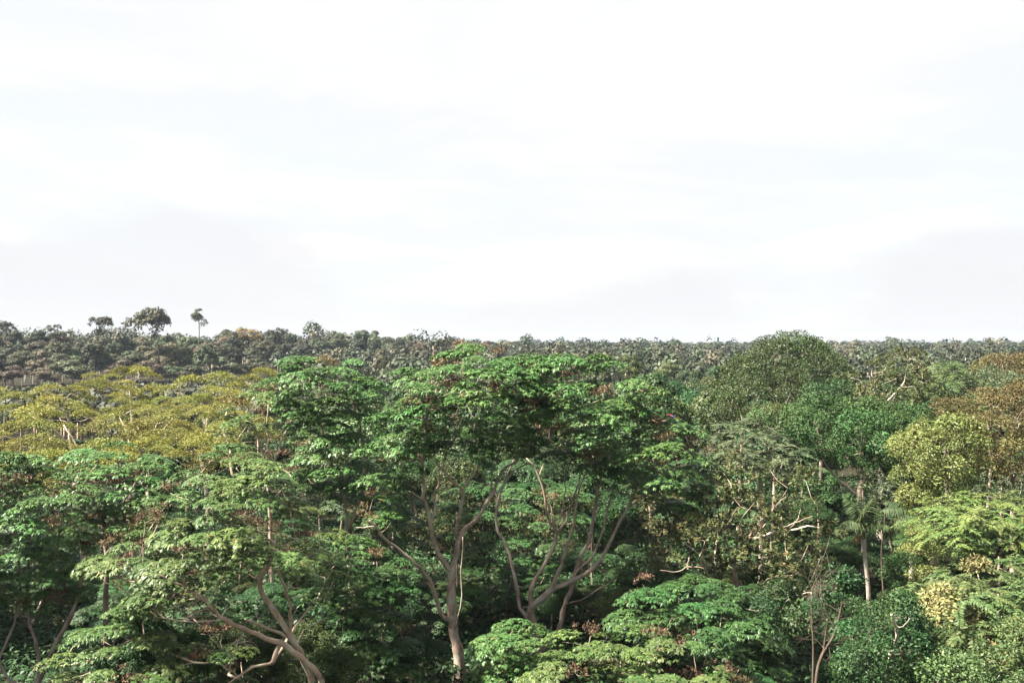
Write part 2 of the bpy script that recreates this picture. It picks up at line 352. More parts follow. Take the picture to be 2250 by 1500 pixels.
# ------------------------------------------------------------------ skeleton
def catmull(pts, n=3):
    pts = np.asarray(pts, float)
    if len(pts) < 3: n = max(n, 3)
    p = np.concatenate([[2 * pts[0] - pts[1]], pts, [2 * pts[-1] - pts[-2]]])
    outp = []
    for i in range(1, len(p) - 2):
        for t in np.linspace(0, 1, n, endpoint=False):
            outp.append(0.5 * (2 * p[i] + (p[i + 1] - p[i - 1]) * t + (2 * p[i - 1] - 5 * p[i] + 4 * p[i + 1] - p[i + 2]) * t * t + (3 * p[i] - p[i - 1] - 3 * p[i + 1] + p[i + 2]) * t ** 3))
    outp.append(pts[-1])
    return np.array(outp)
class Skel:
    def __init__(s): s.p, s.par, s.r, s.dry = [], [], [], set()
    def add(s, p, par, r=0.0):
        s.p.append(np.asarray(p, float)); s.par.append(par); s.r.append(r); return len(s.p) - 1
    def chain(s, pts, par, r0, r1):
        k = len(pts)
        for i, q in enumerate(pts):
            par = s.add(q, par, r0 + (r1 - r0) * i / max(k - 1, 1))
        return par
    def nearest(s, q, wz=1.2, first=0):
        A = np.array(s.p[first:]); d = np.linalg.norm(A - q, axis=1) + wz * np.maximum(0, A[:, 2] - q[2])
        if s.dry: d[np.array(sorted(s.dry)) - first] += 50
        return int(np.argmin(d)) + first, float(d.min())
    def limb(s, pts, r0, r1, sub=3):
        i, _ = s.nearest(pts[0], 0.8)
        full = catmull(np.concatenate([[s.p[i]], pts]) if np.linalg.norm(s.p[i] - pts[0]) > 0.15 else pts, sub)
        return s.chain(full[1:], i, r0, r1)
    def dead(s, i, d, L, r, depth):
        """bare forking twigs"""
        k = 3; q = s.p[i].copy(); d = unit(np.asarray(d, float)); par = i
        for j in range(k):
            d = unit(d + rng.normal(0, 0.16, 3)); q = q + d * L / k; par = s.add(q, par, r * (1 - 0.25 * (j + 1) / k)); s.dry.add(par)
            if depth > 0 and j >= 1:
                s.dead(par, d + rng.normal(0, 0.65, 3), L * rng.uniform(0.5, 0.75), r * 0.6, depth - 1)
        if depth > 0: s.dead(par, d + rng.normal(0, 0.4, 3), L * 0.7, r * 0.65, depth - 1)
    def connect(s, pads, first=0, wz=1.2):
        if len(pads) == 0: return
        tgt = np.asarray(pads); A0 = np.array(s.p[first:])
        order = np.argsort([np.min(np.linalg.norm(A0 - q, axis=1)) for q in tgt])
        for q in tgt[order]:
            i, _ = s.nearest(q, wz, first)
            a = s.p[i]; v = q - a; D = float(np.linalg.norm(v))
            if D < 0.25: s.add(q, i, 0.017); continue
            n = max(2, int(D / 0.75))
            c = a + v * [0.62, 0.62, 0.28] + rng.normal(0, 0.09, 3) * D
            par = i
            for t in np.linspace(0, 1, n + 1)[1:]:
                w = a * (1 - t) ** 2 + 2 * c * t * (1 - t) + q * t * t
                if t < 1: w = w + rng.normal(0, 0.045, 3) * min(D, 2)
                par = s.add(w, par, 0.017)
    def radii(s, cap, e=2.75):
        n = len(s.p); acc = np.zeros(n); R = np.zeros(n)
        for i in range(n - 1, -1, -1):
            R[i] = min(cap, max(s.r[i], acc[i] ** (1 / e) if acc[i] > 0 else s.r[i]))
            if s.par[i] >= 0: acc[s.par[i]] += R[i] ** e
        return R
    def chains(s, R):
        ch = [[] for _ in s.p]
        for i, p_ in enumerate(s.par):
            if p_ >= 0: ch[p_].append(i)
        res = []; st = [(0, None)]
        while st:
            i, pa = st.pop()
            c = [] if pa is None else [pa]
            r = [] if pa is None else [R[i]]
            while True:
                c.append(i); r.append(R[i])
                k = ch[i]
                if not k: break
                m = max(k, key=lambda j: R[j])
                for j in k:
                    if j != m: st.append((j, i))
                i = m
            res.append((c, r))
        return res
def tube(pts, rad, sides):
    pts = np.asarray(pts, float); rad = np.asarray(rad, float); n = len(pts)
    t = np.gradient(pts, axis=0) if n > 1 else np.array([[0, 0, 1.0]])
    t = unit(t)
    ref = np.array([0.31, 0.87, 0.38]) if abs(t[0] @ np.array([0.31, 0.87, 0.38])) < 0.9 else np.array([0.9, -0.3, 0.2])
    u = unit(np.cross(t, ref)); w = np.cross(t, u)
    a = np.arange(sides) / sides * 2 * np.pi
    ring = u[:, None, :] * np.cos(a)[None, :, None] + w[:, None, :] * np.sin(a)[None, :, None]
    V = (pts[:, None, :] + ring * rad[:, None, None]).reshape(-1, 3)
    i, j = np.meshgrid(np.arange(n - 1), np.arange(sides), indexing='ij')
    q = (i * sides + j).ravel(); q2 = (i * sides + (j + 1) % sides).ravel()
    T = np.concatenate([np.stack([q, q2, q2 + sides], 1), np.stack([q, q2 + sides, q + sides], 1)])
    c = len(V); V = np.concatenate([V, pts[-1:] + t[-1:] * rad[-1]])
    k = (n - 1) * sides + np.arange(sides); k2 = (n - 1) * sides + (np.arange(sides) + 1) % sides
    T = np.concatenate([T, np.stack([k, k2, np.full(sides, c)], 1)])
    return V, T
def cat_mesh(parts):
    Vs, Ts, o = [], [], 0
    for v, t in parts:
        Vs.append(v); Ts.append(t + o); o += len(v)
    return np.concatenate(Vs), np.concatenate(Ts)

# ------------------------------------------------------------------ crown sampling
def in_poly(x, y, poly):
    poly = np.asarray(poly, float); n = len(poly); c = np.zeros(len(x), bool); j = n - 1
    for i in range(n):
        xi, yi = poly[i]; xj, yj = poly[j]
        hit = ((yi > y) != (yj > y)) & (x < (xj - xi) * (y - yi) / (yj - yi + 1e-9) + xi)
        c ^= hit; j = i
    return c
def edge_dist(x, y, poly):
    poly = np.asarray(poly, float); d = np.full(len(x), 1e9)
    for i in range(len(poly)):
        a = poly[i]; b = poly[(i + 1) % len(poly)]; v = b - a
        t = np.clip(((x - a[0]) * v[0] + (y - a[1]) * v[1]) / (v @ v + 1e-9), 0, 1)
        d = np.minimum(d, np.hypot(x - a[0] - t * v[0], y - a[1] - t * v[1]))
    return d
def sample_poly(poly, Y, sp, flat=1.0):
    """dart throwing at a spacing of sp metres; flat > 1 packs layers closer in height"""
    poly = np.asarray(poly, float); lo, hi = poly.min(0), poly.max(0)
    s = sp * F / Y
    area = (hi - lo).prod(); n = int(area / (s * s) * flat * 9) + 30
    x = rng.uniform(lo[0], hi[0], n); y = rng.uniform(lo[1], hi[1], n)
    k = in_poly(x, y, poly); x, y = x[k], y[k]
    keep = []
    kx = np.empty(len(x)); ky = np.empty(len(x)); m = 0
    for i in range(len(x)):
        if m == 0 or np.min(np.hypot(kx[:m] - x[i], (ky[:m] - y[i]) * flat)) > s:
            kx[m] = x[i]; ky[m] = y[i]; m += 1
    x, y = kx[:m], ky[:m]
    return x, y, edge_dist(x, y, poly) if m else np.zeros(0)

def place(o, loc, up, scale, yaw):
    q = Vector((0, 0, 1)).rotation_difference(Vector(up)) @ Quaternion((0, 0, 1), yaw)
    o.rotation_mode = 'QUATERNION'
    o.location = loc; o.rotation_quaternion = q; o.scale = (scale, scale, scale)

N_PADS = [0]
HEROES = []
def SHORT(label):
    """the first words of a label, to name a neighbour by"""
    w = label.replace(',', ' ,').split()
    for stop in (',', 'with', 'whose', 'in', 'on', 'beside', 'behind', 'under', 'over', 'between', 'at', 'against', 'above', 'tucked', 'crowding', 'set', 'reaching', 'left', 'below', 'flecked', 'hanging', 'like', 'just', 'smothered', 'filling'):
        if stop in w[2:]: w = w[:w.index(stop, 2)]
    return ' '.join(w[:6])
def beside(x, y):
    d = [np.hypot(h[0][0] - x, h[0][1] - y) for h in HEROES]; i = int(np.argmin(d)); h = HEROES[i]
    return ('behind' if y > h[0][1] + 4 else 'beside') + ' the ' + h[1]
def grow(name, label, cat, Y, D, polys, kind, mat, base, limbs=(), sp=1.05, ps=1.0, flat=1.35, tilt=0.16, back=0.6, inner=0.5,
         panicle=0.0, bark='A', r=0.32, group=None, merged=False, dead=(), trunk_to=None, pmat='N', pkind='panicle', limb_bark=None, patch=None, fuzz=0.35):
    """one tree: base (px, Y) on the ground, crown outlines in photo pixels at depth Y swelling to D metres"""
    bx = (base[0] - HX) / F * base[1]; by = base[1]; bz = float(ground(bx, by))
    B = np.array([bx, by, bz])
    root = bpy.data.objects.new(name, None); col.objects.link(root); root.location = B
    tag(root, label, cat, group)
    HEROES.append((P(np.mean([q[0] for q in polys[0]]), HY, Y)[:2], SHORT(label)))
    # foliage positions
    pads = []; ph = rng.random(3) * 6.283
    for poly in polys:
        poly = np.asarray(poly, float)
        ext = 0.5 * min(np.ptp(poly[:, 0]), np.ptp(poly[:, 1]))
        cen = poly.mean(0)
        Dl = min(D, max(2.0, np.ptp(poly[:, 0]) * Y / F * 0.55))
        C = P(cen[0], min(cen[1] + 0.3 * np.ptp(poly[:, 1]), cen[1] + 60), Y)
        for side, frac in ((-1, 1.0), (1, back), (0, inner)):
            x, y, d = sample_poly(poly, Y, sp, flat)
            t = np.clip(d / (ext * 0.9), 0, 1); dz = np.sqrt(1 - (1 - t) ** 2)
            for i in range(len(x)):
                if rng.random() > frac: continue
                off = side * Dl * dz[i] * rng.uniform(0.75, 1.0) if side else rng.uniform(-0.6, 0.6) * Dl * dz[i]
                off += rng.normal(0, fuzz)
                p = P(x[i], y[i], Y); p[1] += off; p[0] *= 1 + 0.6 * off / Y
                if kind == 'pad' and math.sin(p[0] * 1.25 + ph[0]) * math.sin(p[2] * 2.1 + ph[1]) * math.sin(p[1] * 0.9 + ph[2]) < -0.36 and d[i] * Y / F > 0.8: continue
                if kind == 'feather' and math.sin(p[0] * 0.8 + ph[0]) * math.sin(p[2] * 1.7 + ph[1]) * math.sin(p[1] * 0.6 + ph[2]) < -0.10: continue
                up = unit(np.array([0, 0, 1.0]) + tilt * unit(p - C) + rng.normal(0, 0.10, 3))
                pads.append((p, up, side))
    # skeleton
    s = Skel(); i0 = s.add(B - [0, 0, 0.4], -1, r * 1.15)
    if limbs:
        first = True
        for lb in limbs:
            r0, r1, dye = lb[0] * 0.84, lb[1] * 0.84, lb[2]
            px = lb[3]
            if first:
                p0 = np.array([P(a, b, Y) for a, b in px]); y0 = by - Y
                k = len(p0); 
                for j in range(k): p0[j, 1] += y0 + (dye - y0) * (j + 1) / k
                s.chain(catmull(np.concatenate([[B - [0, 0, 0.4]], p0]), 4)[1:], i0, r0, r1); first = False
            else:
                st = P(px[0][0], px[0][1], Y)
                A = np.array(s.p); scr = np.hypot((A[:, 0] / A[:, 1]) * F - (px[0][0] - HX), (CZ - A[:, 2]) / A[:, 1] * F - (px[0][1] - HY))
                i = int(np.argmin(scr)); y0 = s.p[i][1] - Y
                k = len(px); p0 = np.array([P(a, b, Y + y0 + (dye - y0) * j / max(k - 1, 1)) for j, (a, b) in enumerate(px)])
                if scr[i] < 25: p0[0] = s.p[i]; full = catmull(p0, 3)
                else: full = catmull(np.concatenate([[s.p[i]], p0]), 3)
                jit = rng.normal(0, 0.02, full.shape); jit[0] = 0
                s.chain((full + jit)[1:], i, r0, r1)
    else:
        allp = np.array([p for p, _, _ in pads]); top = allp.mean(0); low = np.percentile(allp[:, 2], 12)
        e = np.array([B[0] * 0.35 + top[0] * 0.65, B[1] * 0.4 + top[1] * 0.6, min(top[2], max(low, bz + 2))])
        if trunk_to is not None: e = P(*trunk_to)
        mid = (B + e) / 2 + rng.normal(0, 0.3, 3)
        s.chain(catmull(np.array([B - [0, 0, 0.4], mid, e]), 5)[1:], i0, r, r * 0.6)
    for (px, py, dirv, L, rr, dep) in dead:
        A = np.array(s.p); scr = np.hypot((A[:, 0] / A[:, 1]) * F - (px - HX), (CZ - A[:, 2]) / A[:, 1] * F - (py - HY))
        s.dead(int(np.argmin(scr)), dirv, L, rr, dep)
    h0 = bz + 0.25 * (max([p[2] for p, _, _ in pads], default=bz + 8) - bz)
    low_nodes = [i for i, q in enumerate(s.p) if q[2] < h0]
    first = 0 if not low_nodes or len(low_nodes) >= len(s.p) - 2 else 0
    s.connect([p - u * 0.28 * ps for p, u, _ in pads], first)
    R = s.radii(r * 1.3)
    A = np.array(s.p) - B
    trunk = None; twigs = []; branches = []; dry = []
    for n, (c, rr) in enumerate(s.chains(R)):
        pts = A[c]; rr = np.asarray(rr)
        if n == 0:
            rr = rr * (1 + 0.9 * np.exp(-np.maximum(pts[:, 2], 0) / 0.7)) * (1 + rng.normal(0, .06, len(rr)))
            v, t = tube(pts, rr, 9); v = v + rng.normal(0, .012, v.shape); trunk = (v, t)
        elif c[1] in s.dry: dry.append(tube(pts, rr, 4))
        elif rr[0] > 0.062 and len(c) > 3:
            branches.append((tube(pts + rng.normal(0, .02, pts.shape) * (np.arange(len(pts)) > 0)[:, None], rr * (1 + rng.normal(0, .09, len(rr))), 7), rr[0]))
        else:
            twigs.append(tube(pts, rr, 3))
    tr = new_obj('trunk', mesh_np('trunk', *trunk, [BK[bark]], smooth=True), root)
    for n, ((v, t), r0) in enumerate(branches):
        bm = BK[bark]
        new_obj('branch', mesh_np('branch', v, t, [bm], smooth=True), tr)
    if dry: new_obj('dead_twigs', mesh_np('dead_twigs', *cat_mesh(dry), [BK['X']], smooth=True), root)['kind'] = 'stuff'
    if merged:
        Vs, Ts, At, Mi = [], [], [], []; off = 0
        for p, up, side in pads:
            isn = rng.random() < panicle
            v, t, a = CL[pkind if isn else kind][int(rng.integers(len(CL[pkind if isn else kind])))]
            q = Vector((0, 0, 1)).rotation_difference(Vector(up)) @ Quaternion((0, 0, 1), rng.random() * 6.283)
            mat3 = np.array(q.to_matrix()) * ps * rng.uniform(0.75, 1.25)
            Vs.append(v @ mat3.T + (p - B)); Ts.append(t + off); off += len(v)
            At.append(np.clip(a + rng.normal(0, 0.1), 0, 1)); Mi.append(np.full(len(t), 2 if isn else 1))
        if twigs:
            v, t = cat_mesh(twigs); Vs.append(v); Ts.append(t + off); At.append(np.zeros(len(v))); Mi.append(np.zeros(len(t)))
        new_obj('crown', mesh_np('crown', np.concatenate(Vs), np.concatenate(Ts), [BK[bark], M[mat], M[pmat]], np.concatenate(Mi), np.concatenate(At)), root)
    else:
        v, t = cat_mesh(twigs) if twigs else tube(np.array([[0, 0, 1.0], [0, 0, 1.2]]), np.array([.02, .01]), 3)
        cr = new_obj('crown', mesh_np('crown', v, t, [BK[bark]], smooth=True), root)
        for p, up, side in pads:
            isn = rng.random() < panicle
            if isn:
                o = new_obj('seed_head' if pkind == 'panicle' else 'foliage_clump', clump_mesh(pkind, pmat), cr)
                o['kind'] = 'stuff'
                place(o, p - B + up * 0.12, up, ps * rng.uniform(0.9, 1.5), rng.random() * 6.283)
            else:
                o = new_obj('foliage_clump', clump_mesh(kind, mat), cr)
                o['kind'] = 'stuff'
                place(o, p - B, up, ps * rng.uniform(0.70, 1.32), rng.random() * 6.283)
                if kind == 'pad': o.scale = (o.scale[0] * 1.25, o.scale[1] * 1.25, o.scale[2] * 0.85)
            N_PADS[0] += 1
    return root

# =================================================================== the near trees
# ---- the big broad-leaved tree in the middle
grow('canopy_tree', 'tall green tree with bare forking trunk, highest of the layered leafy crowns', 'tree', 60, 8,
     [[(960, 795), (1000, 762), (1090, 764), (1125, 795), (1170, 800), (1190, 850), (1180, 950), (1140, 1005), (1110, 950), (1065, 1005), (1020, 945), (975, 990), (935, 950), (895, 1040), (850, 1010), (815, 965), (840, 920), (880, 885), (885, 850), (905, 820)],
      [(800, 1060), (860, 1045), (905, 1075), (885, 1110), (830, 1165), (795, 1130)]],
     'pad', 'A', (1012, 60),
     limbs=[(0.38, 0.27, 0, [(1007, 1433), (997, 1393), (992, 1333), (992, 1283), (993, 1250)]),
            (0.17, 0.08, -3, [(988, 1370), (967, 1347), (957, 1307), (943, 1273), (910, 1237), (877, 1207), (843, 1180), (827, 1157), (813, 1145)]),
            (0.05, 0.04, -3, [(827, 1157), (800, 1158), (783, 1160)]),
            (0.19, 0.10, -1.5, [(993, 1250), (980, 1243), (963, 1213), (950, 1177), (942, 1133), (932, 1090), (928, 1033), (927, 1000), (935, 940), (940, 895)]),
            (0.07, 0.04, -2, [(936, 1108), (915, 1088), (900, 1080)]),
            (0.10, 0.06, 0.5, [(948, 1155), (957, 1117), (950, 1090), (963, 1067), (972, 1027), (983, 987), (1005, 955)]),
            (0.22, 0.15, 0.5, [(993, 1250), (1003, 1217), (1006, 1187)]),
            (0.13, 0.07, -2, [(1006, 1187), (1002, 1160), (1013, 1120), (1015, 1080), (1000, 1063), (977, 1037), (957, 1013)]),
            (0.09, 0.06, -1, [(1015, 1082), (1030, 1053), (1050, 1027), (1054, 1000), (1043, 960), (1043, 920)]),
            (0.17, 0.09, 2.5, [(1006, 1187), (1020, 1163), (1043, 1143), (1060, 1123), (1080, 1087), (1103, 1035), (1133, 1013), (1150, 977)]),
            (0.08, 0.05, 1, [(1082, 1087), (1103, 1073), (1123, 1040), (1153, 1018)]),
            (0.07, 0.05, 2, [(1076, 1090), (1080, 1060), (1083, 1030), (1083, 1000), (1075, 960)]),
            (0.07, 0.045, -4, [(1009, 1395), (1012, 1333), (1014, 1250), (1018, 1180)])],
     sp=1.0, ps=1.12, panicle=0.21, dead=[(940, 897, (0.1, -0.3, 1), 0.9, 0.05, 3), (937, 920, (-0.7, -0.4, 0.8), 0.8, 0.04, 2), (1010, 955, (0.1, -0.3, 1), 0.9, 0.03, 2)], r=0.36)
grow('canopy_tree', 'wide green tree whose thick stems twist apart beside a bare grey snag', 'tree', 63, 8,
     [[(1130, 800), (1160, 782), (1240, 790), (1265, 818), (1290, 792), (1330, 778), (1375, 800), (1405, 840), (1438, 858), (1430, 880), (1395, 892), (1445, 915), (1500, 922), (1533, 950), (1545, 1010), (1545, 1065), (1510, 1110), (1440, 1130), (1400, 1060), (1365, 1075), (1330, 985), (1300, 1050), (1262, 970), (1225, 1015), (1190, 950), (1160, 985), (1140, 930)]],
     'pad', 'A', (1190, 63),
     limbs=[(0.36, 0.30, 0, [(1185, 1440), (1175, 1385), (1170, 1365)]),
            (0.24, 0.05, -1.5, [(1170, 1365), (1166, 1343), (1179, 1322), (1207, 1300), (1223, 1267), (1235, 1240), (1243, 1200), (1262, 1150), (1268, 1090), (1290, 1030)]),
            (0.20, 0.10, -1.5, [(1207, 1300), (1225, 1289), (1257, 1277), (1297, 1253), (1317, 1230), (1337, 1198), (1360, 1150), (1390, 1090)]),
            (0.10, 0.07, 0, [(1262, 1275), (1270, 1250), (1290, 1233), (1313, 1200), (1330, 1140), (1350, 1060)]),
            (0.20, 0.10, 1.5, [(1185, 1440), (1226, 1385), (1240, 1327), (1257, 1287), (1267, 1247), (1283, 1207), (1297, 1187), (1303, 1143), (1310, 1100), (1320, 1040)]),
            (0.15, 0.09, 3, [(1172, 1375), (1142, 1335), (1135, 1283), (1123, 1233), (1112, 1197), (1090, 1150), (1100, 1080), (1130, 1010)]),
            (0.18, 0.12, 2, [(1160, 1345), (1167, 1290), (1190, 1250), (1213, 1207), (1224, 1172)]),
            (0.10, 0.06, 2, [(1224, 1172), (1203, 1133), (1193, 1073), (1180, 1033), (1158, 1008)]),
            (0.10, 0.06, 1, [(1224, 1172), (1243, 1143), (1260, 1093), (1271, 1060), (1280, 1020)]),
            (0.06, 0.04, 1, [(1232, 1150), (1237, 1110), (1243, 1077), (1238, 1030)]),
            (0.07, 0.04, 3, [(1185, 1045), (1200, 1010), (1225, 985)]),
            (0.06, 0.03, -3, [(1250, 1325), (1290, 1310), (1323, 1290), (1352, 1272)])],
     sp=1.0, ps=1.12, panicle=0.17, dead=[(1224, 1172, (-0.1, -0.3, 1), 1.1, 0.05, 2), (1226, 1170, (-0.6, -0.5, 0.7), 0.8, 0.03, 2), (1224, 1160, (0.2, -0.4, 1), 1.3, 0.05, 2),
                                        (1390, 1092, (0.2, -0.3, 1), 0.9, 0.04, 3), (1375, 1120, (0.9, -0.3, 0.5), 1.0, 0.04, 3), (1303, 1143, (0.3, -0.3, 1), 0.9, 0.04, 2)], r=0.40)
# ---- green trees left of it
grow('canopy_tree', 'narrow green tree standing against the yellow flat-topped trees', 'tree', 68, 6,
     [[(600, 835), (640, 792), (690, 786), (740, 790), (785, 796), (800, 830), (842, 845), (845, 878), (805, 930), (815, 1000), (812, 1075), (760, 1105), (700, 1080), (640, 1045), (640, 985), (662, 940), (640, 905), (600, 870)]],
     'pad', 'A', (775, 68), limbs=[(0.26, 0.18, -1, [(775, 1330), (770, 1210), (766, 1160)]), (0.12, 0.07, -2, [(766, 1165), (762, 1120), (745, 1060), (715, 980), (700, 900)]), (0.12, 0.07, 1, [(766, 1165), (785, 1110), (800, 1040), (790, 930), (760, 850)])],
     panicle=0.12, r=0.26)
grow('canopy_tree', 'small green tree with pale bare stems under a loose thin crown', 'tree', 76, 4,
     [[(498, 905), (535, 862), (580, 840), (635, 850), (662, 900), (640, 945), (560, 945), (510, 930)]],
     'pad', 'A2', (600, 76), limbs=[(0.2, 0.14, -1, [(596, 1100), (592, 1040)]), (0.09, 0.05, -1, [(592, 1040), (575, 990), (560, 945), (545, 915)]), (0.09, 0.05, 1, [(592, 1040), (610, 1000), (618, 965), (640, 920), (630, 880)]), (0.08, 0.05, 0, [(592, 1040), (590, 980), (585, 940), (590, 890)])],
     panicle=0.15, bark='P', r=0.2, sp=1.15, inner=0.1, dead=[(595, 985, (0.3, -0.3, 1), 0.9, 0.035, 3), (618, 965, (0.4, -0.3, 1), 0.8, 0.03, 2)])
grow('canopy_tree', 'sprawling green tree with thick low limbs and bleached dead twigs', 'tree', 48, 7,
     [[(380, 1065), (430, 1003), (520, 978), (600, 992), (640, 1042), (655, 1120), (700, 1150), (740, 1185), (748, 1250), (715, 1290), (650, 1250), (600, 1225), (540, 1240), (480, 1275), (420, 1300), (340, 1310), (300, 1285), (250, 1235), (190, 1235), (205, 1205), (300, 1160), (335, 1110)],
      [(135, 1425), (200, 1372), (280, 1330), (335, 1318), (360, 1370), (395, 1400), (470, 1385), (520, 1430), (560, 1510), (550, 1560), (130, 1560), (145, 1480)]],
     'pad', 'A2', (705, 48),
     limbs=[(0.34, 0.26, 0, [(700, 1560), (688, 1500)]),
            (0.19, 0.12, -4, [(688, 1500), (668, 1450), (653, 1420), (627, 1380), (593, 1327), (573, 1297), (573, 1267), (590, 1240), (600, 1190)]),
            (0.20, 0.035, -6.5, [(700, 1540), (706, 1493), (673, 1457), (633, 1423), (583, 1400), (533, 1380), (493, 1360), (463, 1333), (443, 1315), (400, 1285), (350, 1265)]),
            (0.09, 0.05, -5.5, [(643, 1397), (637, 1333), (623, 1287), (613, 1262), (618, 1230)]),
            (0.08, 0.05, 2, [(597, 1457), (633, 1400), (680, 1333), (700, 1310), (715, 1270)]),
            (0.06, 0.03, 0, [(663, 1412), (668, 1383), (717, 1357)]),
            (0.09, 0.04, -6, [(623, 1395), (573, 1373), (537, 1358)]),
            (0.05, 0.03, -6, [(493, 1360), (430, 1365), (360, 1358), (330, 1345)])],
     sp=0.82, ps=0.8, panicle=0.18, r=0.34, bark='P', tilt=0.22,
     dead=[(493, 1360, (-0.8, -0.6, 0.7), 1.1, 0.04, 3), (515, 1372, (-0.9, -0.5, 0.3), 1.2, 0.04, 3), (470, 1338, (-0.4, -0.6, 1.0), 0.8, 0.03, 3), (533, 1380, (0.1, -0.8, -0.9), 0.8, 0.03, 3), (443, 1317, (-0.8, -0.5, 0.5), 0.8, 0.03, 3), (560, 1390, (0.4, -0.7, 0.6), 0.7, 0.03, 2)])
grow('canopy_tree', 'broad green tree with forked grey trunk over a dark hollow', 'tree', 52, 7,
     [[(-60, 985), (0, 972), (40, 980), (80, 1020), (150, 1050), (205, 1095), (215, 1180), (190, 1245), (205, 1310), (150, 1325), (60, 1320), (0, 1330), (-60, 1320)]],
     'pad', 'A', (78, 52),
     limbs=[(0.24, 0.20, 0, [(80, 1540), (84, 1493)]), (0.15, 0.09, -1.5, [(84, 1493), (107, 1447), (133, 1393), (157, 1347), (175, 1290), (180, 1220)]),
            (0.11, 0.08, 1, [(84, 1493), (84, 1433), (73, 1393), (63, 1367), (60, 1290), (70, 1180)]), (0.10, 0.06, -1, [(80, 1540), (0, 1467), (13, 1410), (37, 1347), (45, 1280), (30, 1150)]), (0.05, 0.03, -3, [(30, 1350), (37, 1320), (80, 1300), (110, 1285)])],
     sp=0.88, ps=0.88, panicle=0.10, r=0.26)
grow('canopy_tree', 'rounded green tree beside the leaning pale trunks of the yellow trees', 'tree', 57, 5,
     [[(135, 1015), (200, 988), (260, 980), (310, 1002), (345, 1000), (385, 1012), (380, 1080), (390, 1130), (330, 1180), (280, 1185), (220, 1170), (175, 1100)]],
     'pad', 'A', (232, 57), limbs=[(0.2, 0.13, 0, [(232, 1330), (236, 1240), (228, 1170)]), (0.1, 0.05, -1, [(228, 1172), (225, 1140), (200, 1080)]), (0.1, 0.05, 1, [(230, 1180), (262, 1120), (300, 1060)])],
     sp=1.0, panicle=0.12, r=0.2)
grow('canopy_tree', 'green tree growing just past the broad tree over the dark hollow', 'tree', 50, 7,
     [[(-420, 1050), (-330, 1000), (-200, 1000), (-90, 1040), (-60, 1150), (-90, 1300), (-250, 1330), (-400, 1280)]], 'pad', 'A', (-230, 50), sp=0.9, panicle=0.1, r=0.26, inner=1.0, back=1.0)  # out of view, added to cast shade into the hollow
grow('canopy_tree', 'green tree shading the dark hollow under the broad forked tree', 'tree', 67, 8,
     [[(-330, 1050), (-250, 1010), (-120, 1010), (-30, 1060), (-20, 1150), (-70, 1240), (-220, 1260), (-320, 1200)]], 'pad', 'A3', (-170, 67), sp=1.0, panicle=0.05, r=0.26, inner=1.0, back=1.0)  # second tree added beyond view, keeps sun off the hollow floor
# ---- green trees in front and under the big crown
grow('canopy_tree', 'low green tree flecked with brown twigs at the foot of the twisted stems', 'tree', 46, 6,
     [[(1165, 1520), (1175, 1440), (1230, 1400), (1300, 1385), (1360, 1420), (1420, 1385), (1500, 1395), (1575, 1430), (1625, 1500), (1625, 1560), (1170, 1560)]],
     'pad', 'A2', (1390, 46), sp=0.82, ps=0.8, panicle=0.26, r=0.2, dead=[], tilt=0.25)
grow('canopy_tree', 'dark green sloping tree beside the slender bare saplings', 'tree', 52, 6,
     [[(1380, 1310), (1420, 1275), (1480, 1288), (1560, 1282), (1620, 1312), (1680, 1372), (1720, 1430), (1740, 1520), (1560, 1520), (1500, 1420), (1420, 1390), (1350, 1370)]],
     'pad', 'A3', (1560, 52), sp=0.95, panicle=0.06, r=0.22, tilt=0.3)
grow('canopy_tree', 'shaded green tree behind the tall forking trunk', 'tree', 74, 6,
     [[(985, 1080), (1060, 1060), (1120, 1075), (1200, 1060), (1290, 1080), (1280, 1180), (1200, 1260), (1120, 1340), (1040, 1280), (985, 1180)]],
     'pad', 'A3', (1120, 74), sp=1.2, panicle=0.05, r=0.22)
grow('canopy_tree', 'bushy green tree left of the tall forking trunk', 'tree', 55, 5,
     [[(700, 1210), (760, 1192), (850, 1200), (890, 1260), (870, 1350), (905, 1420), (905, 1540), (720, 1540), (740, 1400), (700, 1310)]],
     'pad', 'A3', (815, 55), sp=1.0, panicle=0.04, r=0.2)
grow('canopy_tree', 'small green tree between the two big trunks', 'tree', 56, 3.5,
     [[(1060, 1395), (1120, 1372), (1190, 1392), (1215, 1430), (1200, 1480), (1140, 1510), (1070, 1480)]],
     'pad', 'A', (1140, 56), sp=1.0, panicle=0.05, r=0.14)
grow('canopy_tree', 'green tree filling the space below the bare grey snag', 'tree', 68, 5,
     [[(1325, 1235), (1380, 1192), (1440, 1210), (1480, 1260), (1450, 1310), (1380, 1330), (1330, 1300)], [(1200, 1210), (1250, 1180), (1290, 1220), (1260, 1250), (1215, 1245)]],
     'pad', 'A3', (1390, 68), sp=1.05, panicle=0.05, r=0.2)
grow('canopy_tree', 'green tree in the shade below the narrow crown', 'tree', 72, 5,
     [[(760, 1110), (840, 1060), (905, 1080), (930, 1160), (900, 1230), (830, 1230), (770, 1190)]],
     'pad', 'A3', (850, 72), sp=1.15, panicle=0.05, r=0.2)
print('pads', N_PADS[0])

